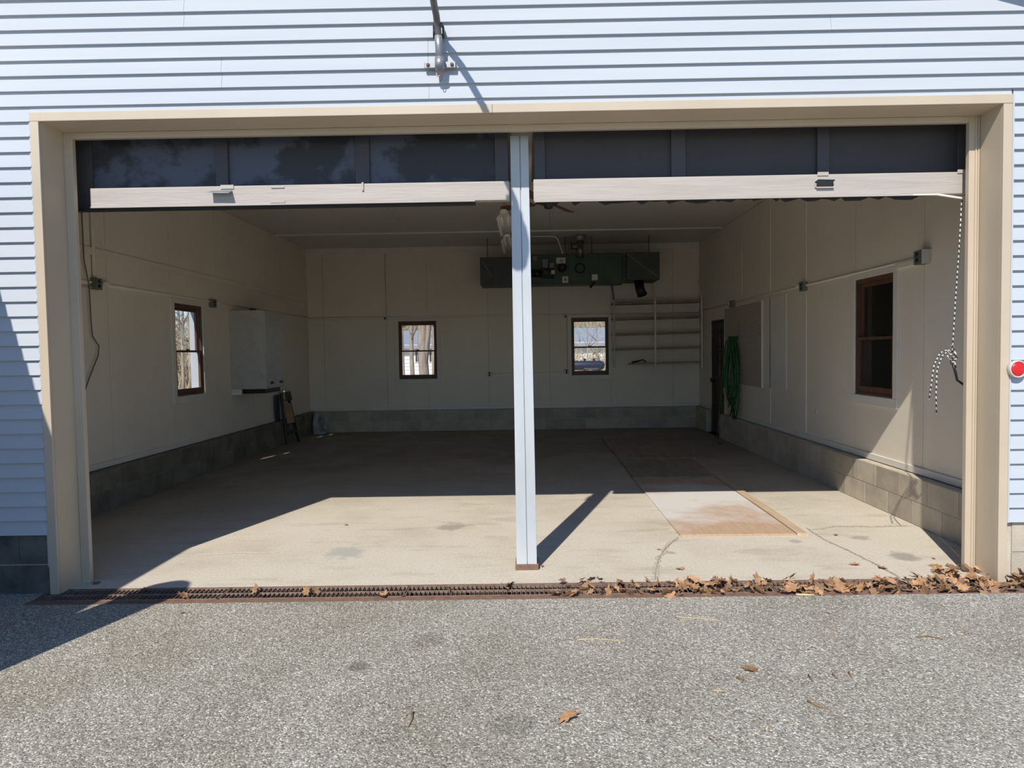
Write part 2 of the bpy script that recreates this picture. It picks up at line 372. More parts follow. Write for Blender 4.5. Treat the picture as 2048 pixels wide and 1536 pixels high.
# ------------------------------------------------------------------ key dimensions (metres)
R, L_, D, H = 3.283, -4.257, 8.819, 3.632                # faces of the block course, ceiling
RP, LP, DP = R+.11, L_-.11, D+.11                        # faces of the wall panels above it
XL, XR, ZH = -3.078, 2.997, 3.038                        # clear opening
BL, BH = .4064, .2032
EXP = .0945
REX, LEX, DEX = RP+.15, LP-.15, DP+.15                   # outer faces

# ================================================================== THE SETTING
# ground, driveway, slab
struct('lawn', MB().box(-60, 60, DEX, 90, -1.0, -.25).box(-60, LEX-.4, -30, DEX, -1.0, -.22).box(REX+2.7, 60, .5, DEX, -1.0, -.22), 'ground', 'brown leafy ground behind the garage')
struct('driveway', MB().box(-14, 14, -16, -.2, -.2, 0).box(-4.6, -3.19, -.2, .1, -.2, 0).box(3.9, 14, -.2, .5, -.2, 0), 'asphalt', 'weathered grey asphalt driveway in front of the garage')
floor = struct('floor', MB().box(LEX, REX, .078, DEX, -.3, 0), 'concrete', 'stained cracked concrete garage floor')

def ribbon(pts, wd, z, jit=.35, sub=7):
    q = [at(x, y, 2, 0) for x, y in pts]; f = []
    for i in range(len(q)-1):
        for k in range(sub): f.append(q[i].lerp(q[i+1], k/sub))
    f.append(q[-1]); mb = MB(); vs = []; n = len(f)
    for i, p in enumerate(f):
        d = (f[min(i+1,n-1)]-f[max(i-1,0)]).normalized(); s = Vector((-d.y, d.x, 0))
        c = s*random.uniform(-1, 1)*wd*jit
        a = wd*random.uniform(.5, 1.2)*(.35 if i in (0, n-1) else 1)
        vs += [p+c+s*a/2+Vector((0,0,z)), p+c-s*a/2+Vector((0,0,z))]
    mb.add(vs, [(2*i, 2*i+1, 2*i+3, 2*i+2) for i in range(n-1)]); return mb
part('crack', ribbon([(1357,1074),(1330,1098),(1318,1118),(1312,1140),(1310,1161)], .045, .002), 'crumb', floor, label='crumbling crack running from the plywood to the drain')
part('crack', ribbon([(1357,1074),(1330,1098),(1318,1118),(1312,1140),(1310,1161)], .007, .004), 'crack', floor)
part('crack', ribbon([(1612,1056),(1650,1080),(1700,1103),(1750,1128),(1790,1150),(1812,1166)], .022, .002), 'crumb', floor, label='jagged crack from the wood strip to the right jamb')
part('crack', ribbon([(1612,1056),(1650,1080),(1700,1103),(1750,1128),(1790,1150),(1812,1166)], .005, .004), 'crack', floor)
part('crack', ribbon([(1622,1060),(1670,1053),(1720,1053),(1770,1053),(1815,1051)], .035, .002), 'crumb', floor)
part('paint_streak', ribbon([(352,1113),(420,1110),(480,1106),(560,1106)], .018, .002, .15), 'streak', floor, label='thin white streak on the concrete')

# trench drain in front of the slab
DX0, DX1 = -3.19, 3.9
drain = thing('trench_drain', 'rusty grated trench drain running along the garage opening', 'drain', (0, -.06, -.16))
part('channel', MB().box(DX0, DX1, -.2, .078, -.2, -.16).box(DX0, DX1, -.2, -.13, -.16, -.03).box(DX0, DX1, .068, .078, -.16, -.02).box(DX0-.0, DX0+.01, -.13, .068, -.16, -.02), 'pit', drain)
part('edge_angle', MB().box(DX0, DX1, -.2, -.124, -.03, -.004), 'rust', drain, label='rusty dirt-covered edge strip on the driveway side')
part('edge_angle', MB().box(DX0, DX1, .066, .0785, -.02, .001), 'rust', drain)
bar_me = MB().box(-.0018, .0018, -.122, .064, -.014, -.002).mesh('grate_bar', (0,0,0)); bar_me.materials.append(M['grate'])
gx = DX0+.02; GL = 1.175
while gx < DX1-.3:
    g1 = min(gx+GL, DX1)
    g = part('grate', MB().box(gx, g1, -.124, -.118, -.024, -.001).box(gx, g1, .060, .066, -.024, -.001).box(gx, g1, -.033, -.027, -.016, 0)
             .box(gx, gx+.006, -.124, .066, -.024, -.001).box(g1-.006, g1, -.124, .066, -.024, -.001), 'grate', drain)
    x = gx+.0295
    while x < g1-.015:
        piece('grate_bar', bar_me, (x, 0, 0), g); x += .0295
    gx = g1+.006

# front wall: core, siding planks, foundation blocks
rake = lambda x: 3.967-.37*(abs(x+.487)-3.487)
wf = struct('wall_front', MB().box(LEX, XL-.02, .012, .2, .39, 3.75).box(XR+.02, REX, .012, .2, .39, 3.75).box(XL-.02, XR+.02, .012, .2, ZH+.02, 3.75)
            .prism([(LEX, .012, 3.75), (REX, .012, 3.75), (-.487, .012, 5.2)], (0, .188, 0)), 'siding', 'white lap-sided front wall of the garage')
def plank(x0, x1, z):
    mb = MB().hexa([(x0,-.022,z),(x1,-.022,z),(x1,.010,z),(x0,.010,z),(x0,-.001,z+EXP+.012),(x1,-.001,z+EXP+.012),(x1,.010,z+EXP+.012),(x0,.010,z+EXP+.012)])
    mb2 = MB().add(mb.v, mb.f); return mb2
CW = .057
for i in range(1, 15):                                   # above the opening
    z = ZH+EXP*(i-0)-.0
    lim = min(REX+.507, 3.487+(3.967-(z+EXP+.03))/.37)
    xs = [-.487-lim] + sorted([at(*q, 1, 0).x for q in {1: [(859,200)], 2: [(445,150)], 3: [(857,120),(445,150)], 4: [(856,70)], 5: [(1660,36)], 6: [(370,45)], 7: [(370,15),(1657,5)]}.get(i, [(random.randint(500,1500), 60)])]) + [-.487+lim]
    for a, b in zip(xs[:-1], xs[1:]):
        part('siding_plank', plank(a+.0008, b-.0008, z), 'siding', wf)
part('siding_plank', MB().hexa([(XL-CW,-.012,ZH+CW-.004),(XR+CW,-.012,ZH+CW-.004),(XR+CW,.010,ZH+CW-.004),(XL-CW,.010,ZH+CW-.004),(XL-CW,-.004,ZH+EXP+.01),(XR+CW,-.004,ZH+EXP+.01),(XR+CW,.010,ZH+EXP+.01),(XL-CW,.010,ZH+EXP+.01)]), 'siding', wf)
for i in range(29):
    z = ZH-EXP*i
    part('siding_plank', plank(LEX-.02, XL-CW-.001, z), 'siding', wf)
    part('siding_plank', plank(XR+CW+.012, REX+.02, z), 'siding', wf)
part('corner_channel', MB().box(XR+CW, XR+CW+.011, -.022, .01, .39, ZH+CW), 'siding', wf)
part('corner_channel', MB().box(XL-CW-.011, XL-CW, -.014, .01, .18, ZH+CW), 'siding', wf)
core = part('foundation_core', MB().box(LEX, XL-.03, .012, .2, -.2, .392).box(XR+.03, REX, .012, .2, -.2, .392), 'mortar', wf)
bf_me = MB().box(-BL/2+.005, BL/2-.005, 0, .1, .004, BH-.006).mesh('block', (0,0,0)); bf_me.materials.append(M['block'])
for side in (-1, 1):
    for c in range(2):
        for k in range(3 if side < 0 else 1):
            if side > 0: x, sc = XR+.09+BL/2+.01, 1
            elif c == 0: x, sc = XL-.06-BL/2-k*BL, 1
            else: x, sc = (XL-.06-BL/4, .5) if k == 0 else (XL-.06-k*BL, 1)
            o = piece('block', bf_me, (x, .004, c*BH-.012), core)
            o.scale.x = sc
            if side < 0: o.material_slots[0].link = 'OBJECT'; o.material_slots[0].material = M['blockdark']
# casing round the opening
tr = struct('trim_1', MB().box(XL-.02, XL, -.002, .2, 0, ZH), 'tan', 'tan metal-clad frame round the wide garage opening')
part('jamb', MB().box(XR, XR+.02, -.002, .2, 0, ZH), 'tan', tr)
part('head_jamb', MB().box(XL-.02, XR+.02, -.002, .2, ZH, ZH+.02), 'tan', tr)
part('casing', MB().box(XL-CW, XL, -.022, -.002, 0, ZH-.001), 'tan', tr, .003)
part('casing', MB().box(XR, XR+CW, -.022, -.002, 0, ZH-.001), 'tan', tr, .003)
xm = at(985, 236, 1, 0).x
part('casing', MB().box(XL-CW, xm, -.022, -.002, ZH, ZH+CW), 'tan', tr, .003)
part('casing', MB().box(xm+.001, XR+CW, -.023, -.002, ZH, ZH+CW), 'tan', tr, .003)
part('stop', MB().box(XL, XL+.06, .2, .235, 0, ZH), 'tan', tr, .003)
part('stop', MB().box(XR-.068, XR, .2, .235, 0, ZH).box(XR-.03, XR-.022, .192, .2, 0, ZH).box(XR-.012, XR-.004, .192, .2, 0, ZH), 'tan', tr, .002)
part('stop', MB().box(XL+.06, XR-.068, .2, .235, ZH-.042, ZH), 'tan', tr, .003)

# side and back walls -------------------------------------------------
WIN = {1: (3.926, 4.628, 1.045, 2.205), 2: (-2.566, -1.811, 1.028, 2.176), 3: (.858, 1.594, 1.055, 2.193), 4: (1.927, 2.657, 1.047, 2.217)}
WIN[5] = (6.29, 6.992, 1.06, 2.205)
DOOR = (7.235, 8.072, 0.0, 2.05)
maps = {'left': lambda u0,u1,d0,d1,z0,z1: (LP-d1, LP-d0, u0, u1, z0, z1),
        'right': lambda u0,u1,d0,d1,z0,z1: (RP+d0, RP+d1, u0, u1, z0, z1),
        'back': lambda u0,u1,d0,d1,z0,z1: (u0, u1, DP+d0, DP+d1, z0, z1)}
def wall(side, u0, u1, holes, blockholes, seams, zsplit, joint0):
    mp = maps[side]
    mb = MB()
    for a,b,c,d in minus((u0, u1, .40, 3.77), holes): mb.box(*mp(a,b,.013,.15,c,d))
    W = struct('wall_'+side, mb, 'siding', {'left': 'cream panelled left wall over a low block course', 'right': 'cream panelled right wall over a low block course', 'back': 'cream panelled back wall over a low block course'}[side])
    mb = MB()
    for a,b,c,d in minus((u0, u1, -.2, 2*BH), blockholes): mb.box(*mp(a,b,-.106,.15,c,d))
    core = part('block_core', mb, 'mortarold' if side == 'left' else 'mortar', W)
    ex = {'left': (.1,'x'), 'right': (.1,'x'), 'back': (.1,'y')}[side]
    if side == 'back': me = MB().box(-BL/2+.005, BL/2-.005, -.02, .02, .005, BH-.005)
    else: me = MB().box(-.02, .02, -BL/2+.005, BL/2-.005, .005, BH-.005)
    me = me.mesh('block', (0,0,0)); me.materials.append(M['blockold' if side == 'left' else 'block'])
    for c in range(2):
        u = joint0+(.5*BL if c else 0)
        while u > u0: u -= BL
        while u < u1-.05:
            a, b = max(u, u0), min(u+BL, u1)
            hit = [h for h in blockholes if h[0] < b-.02 and h[1] > a+.02]
            if hit:
                h = hit[0]
                if a < h[0]-.05: b = h[0]
                elif b > h[1]+.05: a = h[1]
                else: u += BL; continue
            um = (a+b)/2; q = mp(um, um, -.11+.02, -.11+.02, 0, 0)
            o = piece('block', me, (q[0], q[2], c*BH), core)
            sc = (b-a)/BL
            if sc < .99: o.scale = (sc,1,1) if side == 'back' else (1,sc,1)
            u += BL
    us = [u0]+[s for s in seams if u0+.1 < s < u1-.1]+[u1]
    for a, b in zip(us[:-1], us[1:]):
        for z0, z1 in zip([.41]+zsplit, zsplit+[H]):
            pm = MB()
            for r in minus((a+.003, b-.003, z0+.003, z1-.003), holes): pm.box(*mp(r[0],r[1],0,.012,r[2],r[3]))
            if pm.v: part('wall_panel', pm, 'panel', W)
    bs = MB()
    for a,b,c,d in minus((u0, u1, .414, .475), holes): bs.box(*mp(a,b,-.018,.0,c,d))
    struct('baseboard_'+side, bs, 'white', 'painted strip along the foot of the %s wall panels' % side, .003)
    return W
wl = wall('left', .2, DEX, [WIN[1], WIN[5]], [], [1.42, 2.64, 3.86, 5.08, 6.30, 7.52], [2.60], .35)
wr = wall('right', .2, DEX, [WIN[4], DOOR], [DOOR], [1.47, 2.664, 3.882, 5.077, 6.31], [], 1.01632)
wb = wall('back', LP, RP, [WIN[2], WIN[3]], [], [-4.044, -2.807, -1.988, -.785, .43, 1.642, 2.869], [2.235], -.1)
part('batten', MB().box(LP, LP+.02, .25, DP, 2.575, 2.645), 'panel', wl, .002)
part('batten', MB().box(RP-.010, RP, 3.868, 3.896, .48, H), 'white', wr, .002)
part('batten', MB().box(RP-.008, RP, 5.066, 5.088, .48, H), 'white', wr, .002)
part('batten', MB().box(RP-.006, RP, 6.302, 6.318, 2.4, 3.32), 'white', wr, .002)
struct('trim_2', MB().box(LP, RP, DP-.02, DP, 3.52, H), 'white', 'cream strip along the top of the back wall', .003)
# ceiling and roof
ce = struct('ceiling', MB().box(LEX, REX, .012, DEX, H+.013, H+.09), 'ceil', 'cream painted garage ceiling')
cx3, cx4 = at(1103, 445, 2, H).x, at(893, 478, 2, H).x
for y0, y1, xs in ((.2, 2.48, [LP, -1.9, .55, RP]), (2.48, 4.92, [LP, -.7, 1.75, RP]), (4.92, 7.34, [LP, -2.0, cx3, RP]), (7.34, DP, [LP, cx4, 1.55, RP])):
    for a, b in zip(xs[:-1], xs[1:]):
        part('ceiling_panel', MB().box(a+.003, b-.003, y0+.003, y1-.003, H, H+.012), 'ceil', ce)
part('batten', MB().box(LP, RP, 7.325, 7.375, H-.022, H), 'white', ce, .003)
rf = struct('roof', MB().prism([(-.487, -.35, rake(-.487)), (REX+.35, -.35, rake(REX+.35)), (REX+.35, -.35, rake(REX+.35)+.1), (-.487, -.35, rake(-.487)+.1)], (0, DEX+.7, 0))
            .prism([(-.487, -.35, rake(-.487)), (LEX-.35, -.35, rake(LEX-.35)), (LEX-.35, -.35, rake(LEX-.35)+.1), (-.487, -.35, rake(-.487)+.1)], (0, DEX+.7, 0)), 'shingle', 'gable roof of the garage')
part('gable_wall', MB().prism([(LEX, DEX-.1, 3.77), (REX, DEX-.1, 3.77), (-.487, DEX-.1, 5.2)], (0, .1, 0)), 'siding', rf)
# dark room beyond the right wall, and the wing that shades the left of the front
sr = MB(); X1 = REX+2.6
sr.box(REX, X1, .5, .6, -.2, 2.6).box(REX, X1, DEX-.1, DEX, -.2, 2.6).box(X1, X1+.1, .5, DEX, -.2, 2.6).box(REX, X1+.1, .5, DEX, 2.6, 2.75).box(REX, X1, .6, DEX-.1, -.2, 0)
wsr = struct('wall_side_room', sr, 'darkroom', 'closed dark room beyond the right wall')
part('cladding', MB().box(REX, X1+.12, .48, .5, 0, 2.75).box(X1+.1, X1+.12, .5, DEX, 0, 2.75), 'siding', wsr)
wx = -2.74-.3242*2.7
wg = struct('wall_wing', MB().box(wx-3.0, wx-.12, -7, -.03, -.05, 2.62), 'siding', 'white wing of the house to the left of the driveway')
part('eave', MB().box(wx-3.2, wx, -7.2, -.03, 2.62, 2.7), 'white', wg)
solo('shadow_post', MB().lathe([(.17,0),(.17,2.0),(.155,2.09),(.11,2.16),(.04,2.2),(0,2.205)], (-3.11, -2.0, 0), n=24), 'wood', 'unseen round-topped post added to cast the shadow left of the drain', 'post')  # out-of-view post added only to throw the rounded shadow on the driveway

# windows ---------------------------------------------------------------
def window(n, side, label, deep=.155):
    u0, u1, z0, z1 = WIN[n]; mp = maps[side]; s = mp((u0+u1)/2, (u0+u1)/2, 0, 0, z0, z0)
    o = struct_empty('window_%d' % n, (s[0], s[2], s[4]), label)
    B = lambda *r: MB().box(*mp(*r))
    cw = .075
    full = n != 5
    part('casing', B(u0-cw, u0, -.018, 0, z0-.005, z1+.055), 'white', o, .003)
    part('casing', B(u1, u1+cw, -.018, 0, z0-.005, z1+.055), 'white', o, .003)
    part('casing', B(u0, u1, -.018, 0, z1, z1+.055), 'white', o, .003)
    if full: part('apron', B(u0-cw, u1+cw, -.02, 0, z0-.095, z0-.005), 'white', o, .003)
    j = .022
    part('jamb', B(u0, u0+j, .0, .036, z0, z1), 'sash', o); part('jamb', B(u1-j, u1, .0, .036, z0, z1), 'sash', o)
    part('jamb', B(u0+j, u1-j, .0, .07, z1-j-.02, z1), 'sash', o); part('sill', B(u0+j, u1-j, .0, .10, z0, z0+.025), 'sash', o)
    part('track', B(u0, u0+j, .036, deep, z0, z1), 'siding' if n != 4 else 'brown', o); part('track', B(u1-j, u1, .036, deep, z0, z1), 'siding' if n != 4 else 'brown', o)
    part('outer_head', B(u0+j, u1-j, .07, deep, z1-j, z1), 'siding', o)
    part('outer_sill', B(u0-.03, u1+.03, .10, deep+.03, z0-.02, z0+.02), 'siding', o)
    zm = z0+(z1-z0)*.485
    for nm, a, b, d, bot in (('lower_sash', z0+.025, zm+.014, .006, .06), ('upper_sash', zm-.014, z1-j-.02, .040, .028)):
        ia, ib = u0+j, u1-j; sw = .038; top = .028 if nm == 'lower_sash' else .04
        sh = part(nm, B(ia, ia+sw, d, d+.032, a, b).box(*mp(ib-sw, ib, d, d+.032, a, b)).box(*mp(ia+sw, ib-sw, d, d+.032, a, a+bot)).box(*mp(ia+sw, ib-sw, d, d+.032, b-top, b)), 'sash', o, .003)
        part('pane', B(ia+sw-.004, ib-sw+.004, d+.014, d+.018, a+bot-.004, b-top+.004), 'glass', sh)
    uc = (u0+u1)/2
    part('latch', B(uc-.025, uc+.025, .004, .03, zm+.014, zm+.028), 'darksteel', o, .003)
window(1, 'left', 'brown sash window in the left wall with sun on its outer jamb')
window(5, 'left', 'left wall window hidden behind the wall cabinet')
window(2, 'back', 'back wall window with a thick tree trunk outside')
window(3, 'back', 'back wall window beside the shelves with a dark blue tank outside')
window(4, 'right', 'dark brown sash window in the right wall with black panes')
# service door in the right wall
u0, u1, z0, z1 = DOOR; mp = maps['right']; B = lambda *r: MB().box(*mp(*r))
d1 = struct_empty('door_1', (RP, (u0+u1)/2, 0), 'dark brown part-glazed door behind the hanging hose')
part('casing', B(u1, u1+.05, -.015, 0, 0, z1+.06), 'white', d1, .003)
part('casing', B(u0-.03, u0, -.015, 0, .40, z1+.06), 'white', d1, .003)
part('casing', B(u0, u1, -.015, 0, z1, z1+.06), 'white', d1, .003)
part('jamb', B(u0, u0+.025, -.0, .15, 0, z1).box(*mp(u1-.025, u1, -.0, .15, 0, z1)).box(*mp(u0, u1, -.0, .15, z1-.025, z1)), 'brown', d1)
a, b = u0+.028, u1-.028
lf = MB()
for q0, q1 in ((a, a+.11), (b-.11, b)): lf.box(*mp(q0, q1, .04, .08, .01, z1-.03))
for y0, y1 in ((.01, .2), (.50, .58), (.9, 1.04), (z1-.15, z1-.03)): lf.box(*mp(a+.11, b-.11, .04, .08, y0, y1))
leaf = part('leaf', lf, 'brown', d1, .004)
for y0, y1 in ((.2, .5), (.58, .9)): part('door_panel', B(a+.11, b-.11, .052, .068, y0, y1), 'brown', leaf, .004)
um = (a+b)/2
part('muntin', B(um-.012, um+.012, .045, .075, 1.04, z1-.15).box(*mp(a+.11, b-.11, .045, .075, 1.44, 1.465)), 'brown', leaf)
for p0, p1 in ((a+.11, um-.012), (um+.012, b-.11)):
    for y0, y1 in ((1.04, 1.44), (1.465, z1-.15)): part('pane', B(p0, p1, .058, .062, y0, y1), 'glass', leaf)
part('knob', MB().lathe([(.012,0),(.012,.03),(.03,.045),(.032,.06),(.02,.075),(0,.078)], (RP+.04, b-.06, .95), (-1,0,0), 14), 'darksteel', leaf)
part('knob', MB().box(RP-.018, RP+.002, u1-.002, u1+.04, .92, 1.0), 'darksteel', d1, .003, 'dark latch keeper on the door frame')

# ================================================================== OBJECTS
# ---- the two raised overhead doors
def overhead_door(x0, x1, bx0, bx1, stiles, label, zb, zt, pm='doorpanel'):
    t = thing('overhead_door', label, 'garage door', ((x0+x1)/2, .38, zb), 'raised overhead garage doors')
    Z1 = 3.06; yp = .385
    part('rail', MB().box(x0, x1, yp-.022, yp+.02, zb+.01, zt-.02), 'stile', t)
    edges = [x0+.0]+[s for p in stiles for s in p]+[x1]
    for i in range(0, len(edges), 2):
        a, b = edges[i], edges[i+1]
    st = [(x0, stiles[0][0])]
    # edge stiles and inner stiles stand proud of the thin panels
    part('stile', MB().box(x0, stiles[0][0], yp-.022, yp+.02, zt-.02, Z1), 'stile', t, .003)
    part('stile', MB().box(stiles[-1][1], x1, yp-.022, yp+.02, zt-.02, Z1), 'stile', t, .003)
    for a, b in [(stiles[i][1], stiles[i+1][0]) for i in range(len(stiles)-1)]:
        part('stile', MB().box(a, b, yp-.022, yp+.02, zt-.02, Z1), 'stile', t, .003)
    for a, b in stiles:
        part('door_panel', MB().box(a, b, yp, yp+.012, zt-.02, Z1), pm, t)
    part('bottom_board', MB().box(bx0, bx1, .30, yp-.022, zb, zt), 'doorboard', t, .004, 'sunlit taupe board along the foot of the door')
    # sections already up in the curve and lying overhead
    part('upper_section', MB().hexa([(x0,.38,3.07),(x1,.38,3.07),(x1,.42,3.05),(x0,.42,3.05),(x0,.63,3.33),(x1,.63,3.33),(x1,.66,3.30),(x0,.66,3.30)]), 'stile', t)
    for k in range(4):
        part('upper_section', MB().box(x0, x1, .68+k*.54, .68+k*.54+.53, 3.325, 3.365), 'stile', t)
    for xx in (x0+.004, x1-.03):
        part('track', MB().box(xx, xx+.026, .43, .48, 2.58, 3.2), 'galv', t)
    return t
ps = lambda *l: [(at(a, 320, 1, .385).x, at(b, 320, 1, .385).x) for a, b in l]
odl = overhead_door(-3.12, -.118, at(180,395,1,.3).x, -.112, ps((187,433),(458,712),(740,990)), 'left raised overhead door with peeling dark panels and taupe bottom board', 2.566, 2.694)
odr = overhead_door(.062, 3.04, .053, 2.992, ps((1090,1341),(1370,1632),(1656,1912)), 'right raised overhead door with a torn rubber seal hanging below', 2.556, 2.702, 'doorpanel2')
part('bottom_seal', MB().box(-3.10, at(950,408,1,.31).x, .315, .365, 2.545, 2.567), 'rubber', odl, .004)
part('bottom_lip', MB().box(at(180,412,1,.3).x, at(950,408,1,.3).x, .297, .31, 2.560, 2.570), 'doorboard', odl)
# handles
p = at(442, 396, 1, .29)
hd = part('handle', MB().hexa([(p.x-.075,.245,2.636),(p.x+.075,.245,2.632),(p.x+.075,.30,2.650),(p.x-.06,.30,2.652),(p.x-.075,.245,2.642),(p.x+.075,.245,2.638),(p.x+.075,.30,2.662),(p.x-.06,.30,2.662)]), 'galv', odl, 0, 'pale sheet-metal lift handle')
part('handle_foot', MB().box(p.x-.06, p.x+.07, .296, .302, 2.645, 2.665), 'galv', hd)
for px in (455, 556):
    q = at(px, 385, 1, .3)
    part('hinge_plate', MB().box(q.x-.045, q.x+.045, .294, .302, 2.672, 2.70 if px == 455 else 2.684), 'doorboard', odl, .002)
q = at(556, 407, 1, .3); part('hinge_plate', MB().box(q.x-.05, q.x+.05, .296, .302, 2.572, 2.588), 'doorboard', odl, .002)
part('pull_rod', MB().box(at(726,385,1,.3).x-.006, at(726,385,1,.3).x+.006, .29, .30, 2.645, 2.70), 'doorboard', odl)
p = at(1650, 369, 1, .3)
hr = part('handle', MB().prism([(p.x-.065,.299,2.62),(p.x+.052,.299,2.612),(p.x+.060,.299,2.628),(p.x+.056,.299,2.648),(p.x+.070,.299,2.664),(p.x-.045,.299,2.668),(p.x-.068,.299,2.652)], (0,.004,0)), 'black', odr, 0, 'dark recessed lift handle')
part('handle_lip', MB().box(p.x-.062, p.x+.055, .284, .302, 2.606, 2.614).box(p.x-.07, p.x-.062, .290, .302, 2.612, 2.64), 'doorboard', hr)
for px in (1645, 1925):
    q = at(px, 345, 1, .3); part('hinge_plate', MB().box(q.x-.035, q.x+.04, .294, .302, 2.69, 2.716), 'doorboard', odr, .002)
# torn rubber seal: a ragged strip
pts = []; x = .07
while x < 2.78:
    pts.append((x, 2.556-random.choice((.004,.006,.012,.018,.024,.028)))); x += random.uniform(.02, .07)
poly = [(.07,.33,2.56)]+[(a,.33,b) for a,b in pts]+[(2.80,.33,2.556)]
sb = MB()
for i in range(len(pts)-1):
    (a, za), (b, zb_) = pts[i], pts[i+1]
    sb.hexa([(a,.325,za),(b,.325,zb_),(b,.34,zb_),(a,.34,za),(a,.325,2.56),(b,.325,2.56),(b,.34,2.56),(a,.34,2.56)])
part('torn_seal', sb, 'rubber', odr, 0, 'ragged dark rubber seal')
part('bottom_lip', MB().box(.06, 2.62, .297, .312, 2.548, 2.557), 'doorboard', odr)
a, b = at(1872, 386, 1, .31), at(1925, 397, 1, .31)
part('loose_strip', MB().obox((a.x-.25,.31,2.556), (a.x,.31,2.555), .02, .012).obox((a.x,.31,2.555), (b.x,.31,b.z), .02, .012), 'white', odr, 0, 'bent white strip hanging off the end')

# ---- centre post
xb0, xb1 = -.104, .039; xt0, xt1 = -.101, .022
post = thing('support_post', 'pale grey steel post with rusty foot in the middle of the opening', 'post', (-.035, .42, 0))
def ps4(x0b, x1b, x0t, x1t, y0, y1, z0, z1): return [(x0b,y0,z0),(x1b,y0,z0),(x1b,y1,z0),(x0b,y1,z0),(x0t,y0,z1),(x1t,y0,z1),(x1t,y1,z1),(x0t,y1,z1)]
part('shaft', MB().hexa(ps4(xb0+.006, xb1-.006, xt0+.006, xt1-.006, .362, .50, .03, ZH-.03)), 'post', post)
mb_, mt_ = (xb0+xb1)/2+.006, (xt0+xt1)/2+.004
part('face_plate', MB().hexa(ps4(xb0, mb_-.004, xt0, mt_-.004, .35, .363, .035, ZH-.026)), 'post', post, .002)
part('face_plate', MB().hexa(ps4(mb_+.003, xb1, mt_+.003, xt1, .35, .363, .035, ZH-.026)), 'post', post, .002)
part('foot', MB().box(-.112, .05, .345, .51, 0, .042), 'rust', post, .003, 'rusty red-brown foot plate')

# ---- gooseneck yard light above the opening
bx = at(880, 130, 1, -.045)
lamp = thing('yard_light', 'grey gooseneck yard light pipe clamped to the siding above the opening', 'outdoor light', (bx.x, -.03, bx.z))
part('bracket', MB().box(bx.x-.098, bx.x+.098, -.046, -.022, bx.z-.018, bx.z+.020), 'galv', lamp, .004)
for s in (-.075, .075): part('bolt', MB().lathe([(.012,0),(.012,.006),(.006,.010),(0,.010)], (bx.x+s, -.046, bx.z+.002), (0,-1,0), 6), 'rust', lamp)
pa = [(bx.x+.002,-.075,bx.z-.035),(bx.x,-.075,bx.z+.10),(bx.x-.004,-.085,bx.z+.20),(bx.x-.008,-.12,bx.z+.27)]
x = bx.x
part('pipe', MB().tube(pa+[(x-.012,-.18,3.63),(x-.014,-.30,3.70),(x-.015,-.45,3.78),(x-.015,-.65,3.865),(x-.015,-.86,3.94),(x-.03,-1.10,4.04),(x-.06,-1.22,4.11)], .021, 12), 'flue', lamp)
part('sleeve', MB().tube([(bx.x+.002,-.075,bx.z-.01),(bx.x,-.075,bx.z+.10),(bx.x-.003,-.082,bx.z+.16)], .024, 16), 'galv', lamp)
part('collar', MB().tube([(bx.x+.002,-.075,bx.z-.04),(bx.x+.002,-.075,bx.z+.03)], .030, 16), 'galv', lamp)
c = at(876, 52, 1, -.08)
part('clamp', MB().tube([(c.x,-.08,c.z-.006),(c.x,-.085,c.z+.014)], .031, 16).hexa([(c.x-.034,-.07,c.z-.07),(c.x-.024,-.07,c.z-.07),(c.x-.024,-.02,c.z-.05),(c.x-.034,-.02,c.z-.05),(c.x-.034,-.07,c.z+.01),(c.x-.024,-.07,c.z+.01),(c.x-.024,-.02,c.z+.01),(c.x-.034,-.02,c.z+.01)])
     .hexa([(c.x+.024,-.07,c.z-.07),(c.x+.034,-.07,c.z-.07),(c.x+.034,-.02,c.z-.05),(c.x+.024,-.02,c.z-.05),(c.x+.024,-.07,c.z+.01),(c.x+.034,-.07,c.z+.01),(c.x+.034,-.02,c.z+.01),(c.x+.024,-.02,c.z+.01)]), 'darksteel', lamp)
b0 = at(880, 152, 1, -.06)
rg = [(b0.x-.002+.016*math.sin(t)-.004, -.065, b0.z+.012+.016*math.cos(t)) for t in [i*math.pi/6 for i in range(13)]]
part('cord_loop', MB().tube(rg, .004, 6), 'copper', lamp)
rg = [(b0.x+.004+.008*math.sin(t), -.065, b0.z-.014+.017*math.cos(t)) for t in [i*math.pi/6 for i in range(13)]]
part('wire_loop', MB().tube(rg, .0025, 6), 'darksteel', lamp)
hx, hy, hz = x-.082, -1.26, 4.178
part('lamp_head', MB().lathe([(.02,-.03),(.045,-.045),(.05,-.09)], (hx, hy, hz), (0,0,1), 20).box(hx-.025, hx+.035, hy+.0, hy+.06, hz-.09, hz-.045), 'galv', lamp)
part('lens', MB().lathe([(.05,-.09),(.075,-.15),(.088,-.22),(.088,-.29),(.072,-.37),(.036,-.41),(0,-.42)], (hx, hy, hz), (0,0,1), 20), 'plastic', lamp)

# ---- red reflector on the right siding
q = at(2032, 738, 1, -.03)
rr = thing('reflector', 'round red reflector in a pale ring on the right siding', 'reflector', (q.x, -.016, q.z-.05))
part('lens', MB().lathe([(.045,.004),(.045,.010),(.03,.014),(0,.016)], (q.x, -.040, q.z), (0,-1,0), 24), 'red', rr)
part('ring', MB().lathe([(.055,-.03),(.055,.012),(.051,.016),(.046,.012),(.046,.004),(.03,.0)], (q.x, -.040, q.z), (0,-1,0), 24), 'plastic', rr)

